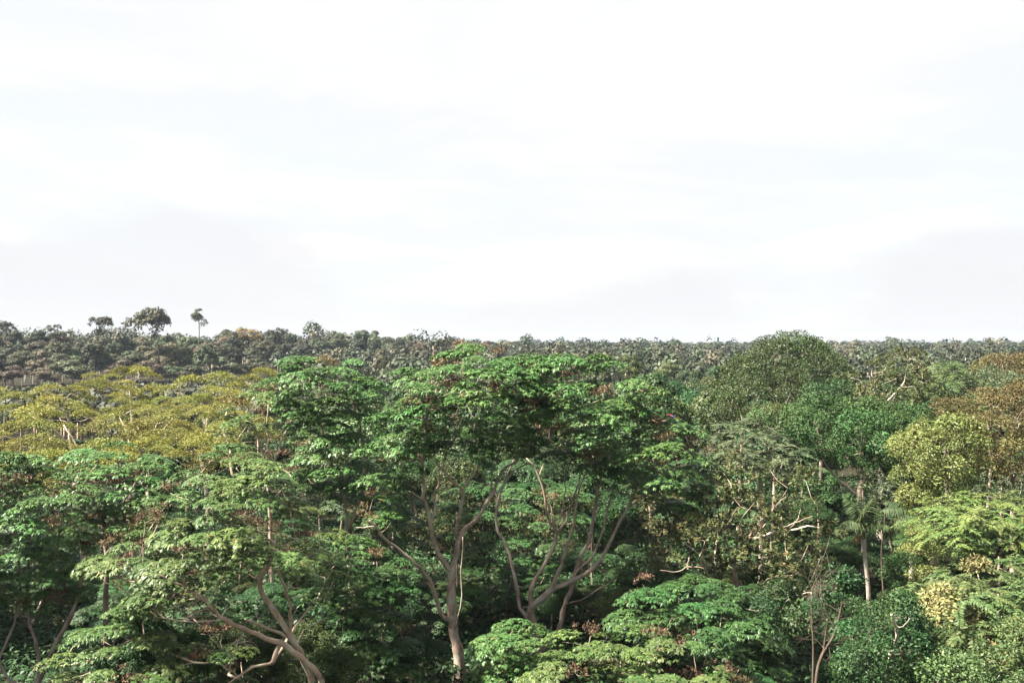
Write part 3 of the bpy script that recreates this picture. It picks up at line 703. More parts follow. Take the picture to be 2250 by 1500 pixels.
# ---- yellow flat-topped trees
YG = 'yellow flat-topped trees'
def yellow(label, Y, D, poly, base, **k):
    grow('flat_topped_tree', label, 'tree', Y, D, poly, 'feather', 'B2' if len(label) % 3 == 0 else 'B', base, bark='P', sp=2.0, ps=1.12, flat=1.9, tilt=0.25, back=0.8, inner=0.2, r=0.24, group=YG, fuzz=0.5, **k)
yellow('yellow-olive flat-topped tree set highest and closest to the far forest edge', 140, 7, [[(192, 820), (230, 806), (270, 800), (300, 812), (345, 803), (350, 825), (300, 842), (220, 848)]], (320, 140))
yellow('wide yellow-olive flat-topped tree beside a pale grey-green bush', 125, 8, [[(-40, 862), (30, 855), (120, 846), (230, 848), (310, 868), (305, 905), (200, 918), (60, 915), (-40, 900)]], (175, 122))
yellow('yellow-olive flat-topped tree reaching up towards the narrow green tree', 128, 8, [[(330, 855), (420, 832), (490, 825), (560, 806), (592, 812), (605, 850), (570, 890), (480, 905), (400, 892), (340, 880)]], (430, 125))
yellow('yellow-olive domed tree on two leaning pale trunks', 98, 7, [[(-50, 925), (20, 912), (80, 905), (130, 922), (150, 960), (190, 985), (110, 1000), (20, 990), (-50, 990)]], (190, 93), limbs=[(0.24, 0.18, 0, [(186, 1080), (178, 1040)]), (0.13, 0.07, -1, [(178, 1040), (160, 1000), (140, 965), (115, 940)]), (0.13, 0.07, 1, [(184, 1060), (172, 1005), (165, 970), (140, 935)])])
yellow('yellow-olive flat-topped tree in the middle of its group', 112, 8, [[(170, 912), (240, 895), (320, 888), (420, 905), (425, 950), (340, 960), (260, 960), (190, 945)]], (285, 108), limbs=[(0.22, 0.16, 0, [(290, 1010), (286, 985)]), (0.12, 0.06, 1, [(286, 985), (278, 950), (262, 915)]), (0.10, 0.05, -1, [(286, 985), (240, 945), (225, 915)])])
yellow('yellow-olive tree on a slim trunk forking wide over a dark gap', 104, 7, [[(300, 945), (350, 915), (410, 895), (440, 925), (505, 932), (525, 960), (500, 985), (430, 970), (330, 965)]], (346, 98), limbs=[(0.22, 0.16, 0, [(346, 1050), (345, 1015)]), (0.13, 0.06, -1, [(345, 1015), (340, 985), (337, 955), (345, 930)]), (0.11, 0.06, 1, [(345, 1015), (360, 985), (358, 950), (380, 920)]), (0.1, 0.05, 2, [(346, 1020), (372, 985), (362, 950)])])
yellow('low yellow-olive tree just behind the sprawling green tree', 90, 5, [[(380, 985), (440, 958), (500, 972), (515, 1015), (440, 1040), (385, 1020)]], (450, 88))
yellow('low yellow-olive tree in front of the domed one', 84, 4, [[(40, 1010), (90, 995), (145, 1005), (165, 1050), (110, 1075), (60, 1050)]], (105, 84))
yellow('yellow-olive tree beside the pale bare stems of the small green tree', 112, 7, [[(430, 875), (500, 862), (570, 868), (640, 905), (610, 960), (520, 965), (450, 925)]], (545, 108), limbs=[(0.22, 0.15, 0, [(520, 1030), (505, 980)]), (0.11, 0.06, 1, [(505, 980), (490, 940), (500, 900)]), (0.11, 0.06, -1, [(508, 990), (540, 940), (560, 900)])])
yellow('yellow-olive tree behind the rounded green tree', 92, 6, [[(190, 985), (260, 955), (330, 975), (380, 990), (390, 1030), (300, 1040), (200, 1030)]], (300, 92))

# ---- mixed trees on the right
grow('spreading_tree', 'olive tree with long pale crooked limbs showing through its thin crown', 'tree', 62, 7,
     [[(1530, 1040), (1600, 1002), (1680, 1010), (1785, 1042), (1800, 1075), (1822, 1120), (1828, 1185), (1790, 1225), (1820, 1255), (1795, 1300), (1700, 1295), (1650, 1262), (1560, 1235), (1500, 1225), (1440, 1240), (1430, 1185), (1490, 1130), (1535, 1090)]],
     'whorl', 'C', (1640, 62), bark='P',
     limbs=[(0.30, 0.22, 0, [(1635, 1400), (1618, 1300), (1612, 1240)]),
            (0.102, 0.015, -6.5, [(1612, 1240), (1627, 1200), (1650, 1173), (1673, 1143), (1697, 1117), (1700, 1090)]),
            (0.093, 0.015, -7, [(1645, 1190), (1670, 1180), (1707, 1163), (1743, 1150), (1787, 1133)]),
            (0.102, 0.015, -6.5, [(1612, 1240), (1620, 1197), (1623, 1167), (1633, 1133), (1660, 1105)]),
            (0.076, 0.015, -6.5, [(1612, 1240), (1593, 1170), (1607, 1140), (1620, 1112)]),
            (0.102, 0.015, -7, [(1618, 1310), (1573, 1287), (1547, 1247), (1530, 1213), (1500, 1190)]),
            (0.043, 0.015, -6, [(1545, 1243), (1515, 1244), (1490, 1255), (1450, 1252)]),
            (0.085, 0.015, -7, [(1618, 1310), (1660, 1290), (1690, 1273), (1727, 1257), (1753, 1243)]),
            (0.060, 0.015, -6.8, [(1660, 1175), (1685, 1145), (1700, 1115), (1726, 1090)]),
            (0.060, 0.015, -7, [(1690, 1170), (1740, 1165), (1775, 1155), (1800, 1160)])],
     sp=1.1, ps=0.92, tilt=0.6, back=0.4, inner=0.25, r=0.30, fuzz=0.5)
grow('spreading_tree', 'dark leafy tree with a grey trunk and low crooked boughs beside the saplings', 'tree', 58, 5,
     [[(1600, 1290), (1660, 1265), (1730, 1290), (1800, 1262), (1870, 1270), (1900, 1310), (1870, 1340), (1800, 1330), (1730, 1350), (1650, 1335)]],
     'ball', 'D', (1712, 58), bark='A', limbs=[(0.2, 0.15, 0, [(1716, 1420), (1713, 1363), (1707, 1317), (1703, 1287)]), (0.08, 0.04, -3, [(1710, 1345), (1733, 1317), (1755, 1306), (1782, 1302)]), (0.08, 0.04, -2, [(1713, 1363), (1687, 1353), (1660, 1340)]), (0.06, 0.03, -3, [(1707, 1317), (1690, 1312), (1675, 1305)])],
     sp=1.1, ps=0.9, tilt=0.6, r=0.2)
grow('layered_tree', 'dull green tree in flat tiers behind the olive tree', 'tree', 80, 6,
     [[(1545, 965), (1580, 935), (1640, 925), (1700, 945), (1760, 980), (1795, 1020), (1780, 1045), (1700, 1050), (1620, 1030), (1550, 1020)]],
     'spray', 'S', (1670, 80), sp=1.05, ps=1.05, flat=1.6, tilt=0.3, r=0.25, bark='P')
grow('canopy_tree', 'deep green spreading tree on slim trunks above the dark palm hollow', 'tree', 85, 6,
     [[(1728, 905), (1790, 880), (1850, 895), (1900, 885), (1975, 900), (2022, 905), (2027, 932), (1990, 962), (1965, 1005), (1945, 1040), (1880, 1015), (1830, 985), (1790, 1010), (1760, 972), (1722, 935)]],
     'ball', 'A4', (1880, 82), bark='A', limbs=[(0.28, 0.2, 0, [(1878, 1200), (1876, 1100), (1883, 1070), (1900, 1040)]), (0.12, 0.06, -2, [(1900, 1040), (1918, 1010), (1938, 985), (1960, 950)]), (0.10, 0.06, -2, [(1895, 1050), (1890, 1010), (1895, 970), (1893, 930)]), (0.11, 0.06, -1, [(1876, 1100), (1830, 1040), (1803, 1000), (1800, 960), (1790, 930)])],
     sp=1.1, ps=1.0, tilt=0.6, flat=1.3, r=0.26)
grow('vine_covered_tree', 'big dark tree smothered in vines, rising above the far forest line', 'tree', 115, 8,
     [[(1592, 815), (1620, 790), (1650, 757), (1720, 742), (1790, 750), (1850, 790), (1862, 830), (1815, 872), (1770, 865), (1700, 858), (1620, 855), (1588, 840)]],
     'fineball', 'E', (1750, 115), bark='A', sp=1.25, ps=1.3, tilt=0.8, flat=1.1, inner=0.3, r=0.4)
grow('bushy_tree', 'dark bushy tree crowding below the vine-smothered one', 'tree', 100, 6,
     [[(1525, 890), (1570, 852), (1650, 842), (1735, 862), (1725, 905), (1640, 935), (1560, 935)]],
     'fineball', 'E', (1630, 100), sp=1.4, ps=1.2, tilt=0.8, flat=1.1, r=0.25)
grow('bushy_tree', 'rounded dark green tree tucked against the vine-smothered one', 'tree', 104, 5,
     [[(1750, 880), (1790, 835), (1845, 840), (1860, 885), (1800, 905)]], 'fineball', 'D', (1800, 104), sp=1.4, ps=1.2, tilt=0.8, flat=1.1, r=0.22)
grow('bushy_tree', 'small round pale green tree left of the deep green spreading tree', 'tree', 88, 3,
     [[(1652, 915), (1690, 890), (1728, 905), (1730, 940), (1690, 955), (1655, 942)]], 'fineball', 'H', (1690, 88), sp=1.1, ps=0.95, tilt=0.9, flat=1.0, r=0.16)
grow('spreading_tree', 'olive tree with pale bare limbs poking through, its tip almost at the skyline', 'tree', 105, 7,
     [[(1835, 860), (1870, 815), (1920, 785), (1985, 762), (2025, 785), (2035, 850), (2005, 890), (1910, 895), (1850, 885)]],
     'whorl', 'C', (1935, 105), bark='W', limbs=[(0.3, 0.2, 0, [(1935, 960), (1930, 900)]), (0.12, 0.05, -5, [(1930, 900), (1900, 850), (1888, 835), (1870, 830)]), (0.12, 0.05, -5, [(1930, 900), (1920, 855), (1915, 830), (1905, 805)]), (0.12, 0.05, -3, [(1930, 900), (1980, 850), (1993, 815), (1995, 780)])],
     sp=1.2, ps=1.15, tilt=0.7, flat=1.2, r=0.3, panicle=0.0)
grow('layered_tree', 'bright green tiered tree beside the brown-tinged trees', 'tree', 110, 7,
     [[(2005, 840), (2055, 795), (2115, 798), (2135, 838), (2110, 885), (2040, 880)]], 'spray', 'H', (2085, 108), bark='W', sp=1.25, ps=1.35, flat=1.7, tilt=0.3, r=0.24)
grow('bushy_tree', 'brown-green tree with a bare whitish trunk by the far edge of the valley', 'tree', 140, 7,
     [[(2140, 805), (2185, 782), (2290, 778), (2290, 845), (2150, 845)]], 'fineball', 'G', (2230, 138), bark='W', sp=1.6, ps=1.5, tilt=0.8, flat=1.1, r=0.28)
grow('bushy_tree', 'grey-green tree below the brown-green one with the whitish trunk', 'tree', 120, 6,
     [[(2105, 850), (2180, 815), (2230, 828), (2290, 840), (2290, 875), (2130, 875)]], 'fineball', 'S', (2190, 120), sp=1.5, ps=1.3, tilt=0.7, flat=1.2, r=0.22)
grow('layered_tree', 'light green low tree under the grey-green one', 'tree', 100, 5,
     [[(2080, 890), (2150, 855), (2220, 858), (2240, 880), (2180, 900), (2100, 905)]], 'spray', 'H', (2160, 100), sp=1.2, ps=1.25, flat=1.7, tilt=0.3, r=0.2)
grow('bushy_tree', 'rust-brown rounded tree behind the pale vine-covered one', 'tree', 90, 4,
     [[(2025, 925), (2060, 890), (2110, 885), (2130, 910), (2100, 945), (2040, 950)]], 'fineball', 'G', (2080, 90), sp=1.2, ps=1.05, tilt=0.8, flat=1.1, r=0.2)
grow('bushy_tree', 'large rust-brown fine-leaved tree with broken pale twigs', 'tree', 82, 6,
     [[(2125, 920), (2165, 868), (2240, 850), (2310, 860), (2310, 1050), (2220, 1065), (2160, 1010)]], 'fineball', 'G', (2225, 82), bark='P', sp=1.15, ps=1.0, tilt=0.8, flat=1.1, r=0.28,
     limbs=[(0.25, 0.18, 0, [(2225, 1150), (2225, 1060)]), (0.1, 0.05, -5, [(2225, 1060), (2215, 1000), (2232, 960), (2240, 930)]), (0.08, 0.04, -5, [(2225, 1060), (2240, 1020), (2250, 975)])],
     dead=[(2232, 960, (-0.6, -0.6, 0.4), 1.2, 0.04, 3), (2225, 1060, (0.3, -0.9, 0.5), 1.3, 0.05, 3)])
grow('vine_covered_tree', 'pale yellow-green leafy tree like a heaped mound', 'tree', 70, 6,
     [[(1982, 965), (2035, 932), (2115, 918), (2150, 955), (2160, 1030), (2135, 1090), (2080, 1150), (1990, 1130), (1968, 1035)]], 'ball', 'F', (2060, 70), sp=0.95, ps=0.85, tilt=0.9, flat=1.05, r=0.3)
grow('bushy_tree', 'silvery blue-green bush beside the pale heaped mound', 'bush', 66, 3,
     [[(2128, 1070), (2180, 1040), (2245, 1048), (2262, 1100), (2170, 1115)]], 'whorl', 'S', (2190, 66), sp=0.95, ps=0.85, tilt=0.8, flat=1.1, r=0.16)
grow('bushy_tree', 'grey-green twiggy bush hanging over the palm', 'bush', 74, 3.5,
     [[(1875, 1090), (1915, 1052), (1985, 1058), (2005, 1100), (1960, 1130), (1890, 1130)]], 'whorl', 'S', (1950, 76), sp=1.0, ps=0.9, tilt=0.7, flat=1.2, r=0.09, bark='D')
grow('layered_tree', 'bright lime green tree in flat tiers with dark crooked boughs', 'tree', 58, 6,
     [[(2028, 1140), (2060, 1100), (2140, 1090), (2270, 1105), (2310, 1130), (2310, 1215), (2230, 1215), (2110, 1205), (2040, 1185)]], 'spray', 'H2', (2190, 58), sp=0.9, ps=0.95, flat=2.0, tilt=0.25, r=0.26, bark='D',
     limbs=[(0.26, 0.2, 0, [(2180, 1400), (2184, 1290)]), (0.13, 0.07, -4, [(2184, 1290), (2183, 1235), (2200, 1200), (2240, 1180), (2262, 1150)]), (0.11, 0.06, -3, [(2184, 1290), (2205, 1235), (2230, 1210), (2260, 1195)])])
grow('layered_tree', 'mixed green tree with yellowish blossom on its top tier', 'tree', 52, 6,
     [[(1985, 1310), (2060, 1262), (2150, 1238), (2270, 1235), (2310, 1280), (2310, 1400), (2200, 1440), (2080, 1420), (2010, 1380)]], 'spray', 'H', (2150, 52), sp=0.92, ps=0.95, flat=1.6, tilt=0.4, r=0.25, panicle=0.06, pkind='fineball', pmat='T', bark='P')
grow('bushy_tree', 'glossy green rounded tree with a white forked branch', 'tree', 47, 5,
     [[(1855, 1405), (1905, 1335), (1985, 1318), (2025, 1400), (2010, 1540), (1860, 1540)]], 'ball', 'D', (1930, 47), bark='W', sp=0.9, ps=0.8, tilt=0.8, flat=1.1, r=0.18,
     limbs=[(0.2, 0.15, 0, [(1940, 1560), (1950, 1470)]), (0.08, 0.05, -5.5, [(1950, 1470), (1967, 1410), (1970, 1383), (1963, 1363), (1962, 1350)]), (0.05, 0.03, -5.5, [(1970, 1383), (1985, 1375), (2000, 1358)])])
grow('bushy_tree', 'leafy green tree with a stout pale trunk', 'tree', 46, 5,
     [[(2020, 1480), (2060, 1440), (2130, 1430), (2200, 1400), (2270, 1390), (2310, 1420), (2310, 1560), (2020, 1560)]], 'ball', 'H', (2165, 46), bark='W', sp=0.9, ps=0.8, tilt=0.8, flat=1.1, r=0.22)
grow('bushy_tree', 'slim vivid green bush at the edge of the palm hollow', 'bush', 64, 2.2,
     [[(1955, 1260), (1975, 1225), (1998, 1225), (2005, 1290), (1965, 1325), (1952, 1300)]], 'ball', 'A4', (1985, 64), sp=0.85, ps=0.7, tilt=0.9, flat=1.0, r=0.1)
grow('bushy_tree', 'loose vine-hung green tree between the palms and the lime green tiers', 'tree', 66, 4,
     [[(2000, 1120), (2040, 1130), (2050, 1230), (2060, 1270), (2010, 1300), (1995, 1220)]], 'fineball', 'F', (2030, 66), sp=0.95, ps=0.8, tilt=0.9, flat=1.0, r=0.18)
print('pads', N_PADS[0])

# =================================================================== palms
def frond_mesh(L, arch, nl, dry=False, seed=0):
    """arching midrib with hanging leaflets in two rows; grows along +x, up z"""
    g = np.random.default_rng(seed)
    t = np.linspace(0, 1, 15)
    ang = 1.15 - arch * t ** 1.15
    step = L / 14
    pts = np.zeros((15, 3))
    for i in range(1, 15): pts[i] = pts[i - 1] + step * np.array([math.cos(ang[i]), 0, math.sin(ang[i])])
    v, tt = tube(pts, 0.035 * (1.1 - t), 4); at = [np.full(len(v), 0.9)]
    Vs, Ts = [v], [tt]; off = len(v)
    u = np.linspace(0.16, 1, nl); b = np.stack([np.interp(u, t, pts[:, k]) for k in range(3)], 1)
    tg = unit(np.stack([np.interp(u, t, np.gradient(pts[:, k])) for k in range(3)], 1))
    for sg in (-1, 1):
        d = np.array([0, sg * 1.0, 0]) + tg * 0.55 + np.array([0, 0, -0.25]) + g.normal(0, 0.10, (nl, 3))
        n = np.array([0, 0, 1.0]) + g.normal(0, 0.25, (nl, 3))
        ln = L * 0.30 * np.sin(np.clip(u * 0.95 + 0.12, 0, 1) * math.pi) ** 0.6 + 0.1
        vv, t2 = leaves(b, d, n, ln * g.uniform(0.85, 1.1, nl), 0.06, np.full(nl, 1.3))
        Vs.append(vv); Ts.append(t2 + off); off += len(vv); at.append(np.repeat(np.clip(g.normal(0.5, 0.2, nl), 0, 1), 4))
    return mesh_np('frond', np.concatenate(Vs), np.concatenate(Ts), [M['PALMDRY' if dry else 'PALM']], attr=np.concatenate(at))
def palm(label, path, Y, base, r, fronds):
    bx = (base[0] - HX) / F * base[1]; B = np.array([bx, base[1], float(ground(bx, base[1]))])
    root = bpy.data.objects.new('palm_tree', None); col.objects.link(root); root.location = B
    tag(root, label, 'palm')
    pts = np.concatenate([[B - [0, 0, 0.3]], [P(a, b, Y) for a, b in path]])
    full = catmull(pts, 10) - B
    k = np.arange(len(full)); rad = r * (1 - 0.35 * k / len(full)) * (1 + 0.05 * (k % 2)); rad[0] *= 1.5
    v, t = tube(full, rad, 10)
    new_obj('trunk', mesh_np('trunk', v, t, [BK['W']], smooth=True), root)
    top = full[-1]
    sv, st = tube(np.array([top - [0, 0, .1], top + [0, 0, .5], top + [0, 0, 1.0]]), np.array([r * .8, r * .7, r * .25]), 8)
    new_obj('crownshaft', mesh_np('crownshaft', sv, st, [M['PALM']], attr=np.full(len(sv), 0.95), smooth=True), root)
    for i, (az, tilt, L, arch, dry) in enumerate(fronds):
        me = frond_mesh(L * (1 if dry else 0.82), arch, 44, dry, int(L * 100) + i)
        o = new_obj('frond', me, root)
        o.location = top + np.array([0, 0, 0.55 if not dry else 0.1]); o.rotation_euler = (0, math.radians(tilt), math.radians(az))
        if dry: o['label'] = 'withered brown hanging frond'
palm('slender palm with a whitish trunk in the dark hollow', [(1908, 1300), (1902, 1240), (1898, 1195), (1897, 1180)], 62, (1916, 62), 0.14,
     [(182, 25, 2.7, 1.7, 0), (200, 10, 2.4, 1.6, 0), (-12, 28, 2.6, 2.0, 0), (-30, 10, 2.3, 1.8, 0), (255, -38, 3.0, 0.9, 0), (290, -30, 2.9, 1.1, 0), (150, -25, 2.9, 1.2, 0), (40, -25, 2.9, 1.3, 0), (95, -15, 2.7, 1.3, 0), (186, 45, 0.9, 1.7, 1)])
palm('palm half hidden behind pale yellow-green leaves with drooping fronds', [(2002, 1270), (2003, 1190), (2003, 1150)], 68, (2000, 68), 0.17,
     [(180, 12, 2.9, 1.6, 0), (160, 0, 2.6, 1.5, 0), (200, 32, 2.6, 2.2, 0), (225, 45, 2.6, 2.0, 0), (250, 60, 2.4, 1.9, 0), (10, 10, 2.4, 1.6, 0), (60, 0, 2.5, 1.5, 0), (110, -10, 2.5, 1.5, 0), (235, 66, 1.3, 1.5, 1), (310, 35, 2.4, 1.9, 0)])

# =================================================================== bare saplings
def sapling(label, base, Y, lines, bark):
    bx = (base[0] - HX) / F * base[1]; B = np.array([bx, base[1], float(ground(bx, base[1]))])
    root = bpy.data.objects.new('bare_sapling', None); col.objects.link(root); root.location = B
    tag(root, label, 'sapling')
    s = Skel(); s.add(B - [0, 0, .3], -1, .11)
    for n, (r0, r1, px) in enumerate(lines):
        p0 = np.array([P(a, b, Y) for a, b in px])
        if n == 0: s.chain(catmull(np.concatenate([[B - [0, 0, .3]], p0]), 4)[1:], 0, r0, r1)
        else: s.limb(p0, r0, r1)
    for i in rng.integers(len(s.p) // 2, len(s.p), 10): s.dead(int(i), rng.normal(0, .5, 3) + [0, 0, 1], rng.uniform(.6, 1.2), .018, 2)
    R = s.radii(.14); A = np.array(s.p) - B; tr = None; tw = []
    for n, (c, rr) in enumerate(s.chains(R)):
        if n == 0: tr = new_obj('trunk', mesh_np('trunk', *tube(A[c], rr, 7), [BK[bark]], smooth=True), root)
        elif rr[0] > .03: new_obj('branch', mesh_np('branch', *tube(A[c], rr, 5), [BK[bark]], smooth=True), tr)
        else: tw.append(tube(A[c], rr, 3))
    if tw: new_obj('twigs', mesh_np('twigs', *cat_mesh(tw), [BK[bark]]), root)
sapling('slender bare sapling forking upward out of the dark hollow', (1792, 50), 50, [(.09, .045, [(1793, 1500), (1807, 1437), (1833, 1393), (1850, 1327)]), (.05, .02, [(1809, 1437), (1813, 1400), (1820, 1353)]), (.035, .02, [(1807, 1437), (1830, 1415), (1850, 1412)])], 'D')
sapling('thin straight grey sapling next to the forking one', (1783, 51), 51, [(.07, .03, [(1786, 1497), (1787, 1417), (1783, 1333), (1785, 1290)])], 'D')

# =================================================================== macaw
def macaw():
    root = bpy.data.objects.new('macaw', None); col.objects.link(root)
    loc = P(1476, 919, 61.0); root.location = loc; root.rotation_euler = (0, 0, math.radians(12))
    tag(root, 'red macaw with blue wings perched on a green crown', 'bird')
    def cm(name, c, rough=0.6):
        m = bpy.data.materials.new(name); m.use_nodes = True
        n, l = m.node_tree.nodes, m.node_tree.links; pb = n['Principled BSDF']; pb.inputs['Roughness'].default_value = rough
        nz = n.new('ShaderNodeTexNoise'); nz.inputs['Scale'].default_value = 40
        mxn = n.new('ShaderNodeMix'); mxn.data_type = 'RGBA'; mxn.inputs['A'].default_value = (*[x * .7 for x in c], 1); mxn.inputs['B'].default_value = (*[min(1, x * 1.2) for x in c], 1)
        l.new(nz.outputs[0], mxn.inputs['Factor']); l.new(mxn.outputs['Result'], pb.inputs['Base Color']); return m
    red, blue, horn = cm('feather_red', (0.55, 0.05, 0.025)), cm('feather_blue', (0.06, 0.22, 0.50)), cm('beak_horn', (0.75, 0.65, 0.5), 0.4)
    # body loft from brow to tail tip, facing -x
    pts = np.array([[-.27, 0, .20], [-.25, 0, .215], [-.21, 0, .22], [-.16, 0, .20], [-.10, 0, .165], [-.03, 0, .13], [.05, 0, .10], [.12, 0, .085], [.20, 0, .07], [.32, 0, .05], [.44, 0, .035], [.52, 0, .025]])
    rad = np.array([.02, .05, .062, .06, .068, .082, .08, .06, .038, .028, .018, .008])
    v, t = tube(pts, rad, 12); new_obj('body', mesh_np('body', v, t, [red], smooth=True), root)
    bk = np.array([[-.265, 0, .215], [-.31, 0, .20], [-.335, 0, .165], [-.33, 0, .135]]); v, t = tube(bk, np.array([.038, .03, .018, .006]), 8)
    new_obj('beak', mesh_np('beak', v, t, [horn], smooth=True), root)
    for sg in (-1, 1):
        w = np.array([[-.12, sg * .065, .18], [-.04, sg * .088, .15], [.05, sg * .088, .115], [.14, sg * .065, .09], [.24, sg * .035, .075]])
        v, t = tube(w, np.array([.02, .045, .05, .035, .008]), 8); v[:, 1] = sg * .07 + (v[:, 1] - sg * .07) * .55
        new_obj('wing', mesh_np('wing', v, t, [blue], smooth=True), root)
        v, t = tube(np.array([[0, sg * .03, .07], [-.01, sg * .03, .0], [-.04, sg * .03, -.01]]), np.array([.014, .011, .008]), 6)
        new_obj('leg', mesh_np('leg', v, t, [horn]), root)
        v, t = tube(np.array([[-.235, sg * .05, .228], [-.235, sg * .066, .228]]), np.array([.012, .006]), 8)
        new_obj('eye', mesh_np('eye', v, t, [horn]), root)
macaw()

# =================================================================== copied forest trees
def proto(kind, mat, H, W, n, bark, shape='round', ps=1.0, trunk_r=0.28, crown_low=0.45, seed=0):
    """meshes of a whole forest tree of height H and width W: (trunk, crown)"""
    g = np.random.default_rng(seed + 500)
    # several lobes make an uneven outline
    nl = int(g.integers(4, 7)); lob = []
    for i in range(nl):
        a = g.random() * 6.283; rr = g.uniform(0.15, 0.42) * W * (0 if i == 0 else 1)
        lr = g.uniform(0.22, 0.34) * W
        zt = H - lr * 0.55 - (0 if i == 0 else g.uniform(0.0, 0.32) * H * (1 - crown_low) * 1.6)
        lob.append((np.array([rr * math.cos(a), rr * math.sin(a), max(zt, H * crown_low)]), lr))
    pads = []
    for k in range(n):
        c, lr = lob[int(g.integers(nl))]
        u = unit(g.normal(size=3)); u[2] = abs(u[2]) if g.random() < 0.75 else u[2]
        fl = {'round': 0.75, 'flat': 0.32, 'tall': 1.1}[shape]
        p = c + u * lr * [1, 1, fl] * g.uniform(0.7, 1.0)
        pads.append((p, unit(np.array([0, 0, 1.0]) + u * 0.8)))
    s = Skel(); s.add(np.array([0, 0, -0.5]), -1, trunk_r)
    th = H * crown_low * g.uniform(0.85, 1.1)
    s.chain(catmull(np.array([[0, 0, -0.5], [g.normal(0, .3), g.normal(0, .3), th * .5], [g.normal(0, .5), g.normal(0, .5), th]]), 4)[1:], 0, trunk_r, trunk_r * .7)
    for c, lr in lob: s.limb(np.array([c * [.6, .6, 1] - [0, 0, lr * .5], c]), trunk_r * .4, trunk_r * .18)
    R = s.radii(trunk_r); A = np.array(s.p)
    tv = cat_mesh([tube(A[c], r, 6 if i == 0 else 5) for i, (c, r) in enumerate(s.chains(R))])
    tm = mesh_np('trunk', *tv, [BK[bark]], smooth=True)
    Vs, Ts, At = [], [], []; off = 0
    for p, up in pads:
        v, t, a = CL[kind][int(g.integers(len(CL[kind])))]
        q = Vector((0, 0, 1)).rotation_difference(Vector(up)) @ Quaternion((0, 0, 1), g.random() * 6.283)
        m3 = np.array(q.to_matrix()) * ps * g.uniform(0.75, 1.25)
        Vs.append(v @ m3.T + p); Ts.append(t + off); off += len(v); At.append(np.clip(a + g.normal(0, .12), 0, 1))
    cmesh = mesh_np('crown', np.concatenate(Vs), np.concatenate(Ts), [M[mat]], attr=np.concatenate(At))
    return tm, cmesh
def put(name, pr, x, y, sx, sz, label, group, cat='tree', rot=None):
    root = bpy.data.objects.new(name, None); col.objects.link(root)
    root.location = (x, y, float(ground(x, y))); root.rotation_euler = (0, 0, rng.random() * 6.283 if rot is None else rot); root.scale = (sx, sx, sz)
    tag(root, label, cat, group)
    new_obj('trunk', pr[0], root); new_obj('crown', pr[1], root)
    return root
H0 = 16.0
near_kinds = [('ball', 'D', 'round', 'dark green rounded tree'), ('pad', 'A3', 'round', 'green layered tree'), ('ball', 'E', 'round', 'moss green tree'), ('pad', 'A3', 'flat', 'green flat-crowned tree'), ('whorl', 'C', 'round', 'dull olive tree')]
NEAR = [(proto(k, m, H0, 11.0, 95, 'A', sh, 1.15, 0.22, 0.25, 20 + i), lab) for i, (k, m, sh, lab) in enumerate(near_kinds)]
mid_kinds = [('midball', 'D', 'round', 'dark green rounded tree'), ('midball', 'E', 'round', 'moss green rounded tree'), ('midball', 'S', 'flat', 'grey-green flat tree'),
             ('midball', 'C', 'round', 'dull olive tree'), ('midball', 'A', 'flat', 'green flat tree'), ('midball', 'D', 'tall', 'dark green tall tree')]
MID = [(proto(k, m, H0, 10.5, 85, 'A', sh, 1.0, 0.26, 0.38, i), lab) for i, (k, m, sh, lab) in enumerate(mid_kinds)]
far_kinds = [('farball', 'R', 'round', 'dark olive rounded tree'), ('farball', 'R', 'flat', 'dark olive flat-crowned tree'), ('farball', 'R2', 'round', 'grey-brown rounded tree'),
             ('farball', 'R3', 'round', 'grey-green rounded tree'), ('farball', 'R', 'tall', 'dark olive tall tree'), ('farball', 'R3', 'tall', 'grey-green tall tree'), ('farball', 'R2', 'flat', 'grey-brown flat-crowned tree')]
FAR = [(proto(k, m, 22.0, 13.0, 130, 'A', sh, 1.0, 0.26, [.2, .45, .25, .2, .2, .3, .5][i], 40 + i), lab) for i, (k, m, sh, lab) in enumerate(far_kinds)]

def poisson(cands, rad):
    xs = np.empty(len(cands)); ys = np.empty(len(cands)); m = 0; keep = []
    for i, (x, y) in enumerate(cands):
        rr = rad(y)
        if m == 0 or np.min(np.hypot(xs[:m] - x, ys[:m] - y)) > rr:
            xs[m] = x; ys[m] = y; m += 1; keep.append(i)
    return np.asarray(cands)[keep]

# ---- low trees in the shade under the near crowns
c = []
for _ in range(2500):
    Y = 46 + (84 - 46) * math.sqrt(rng.random()); px = rng.uniform(-330, 2430); c.append(((px - HX) / F * Y, Y))
n_u = 0
for x, y in poisson(c, lambda y: 4.2):
    px = HX + x / y * F
    if 1840 < px < 1975 and 50 < y < 80: continue
    if -40 < px < 190 and y < 74: continue
    if 1700 < px < 1850 and y < 62: continue
    if (920 < px < 1260 and y < 64) or (550 < px < 770 and y < 51) or (1740 < px < 1850 and y < 70): continue
    gz = float(ground(x, y))
    lim = CZ + (HY - (1380 if y < 60 else 1290)) / F * y - gz
    h = min(rng.uniform(4.0, 8.0), lim)
    if h < 2.2: h = 2.2
    pr, lab = NEAR[int(rng.choice(len(NEAR), p=[.3, .3, .2, .1, .1]))]
    put('understory_tree', pr, x, y, max(h / H0 * 1.0, .36) * rng.uniform(.9, 1.2), h / H0 * 1.0, 'low ' + lab + ' in the shade ' + beside(x, y), 'low trees in the shade of the near forest'); n_u += 1
print('understory', n_u)

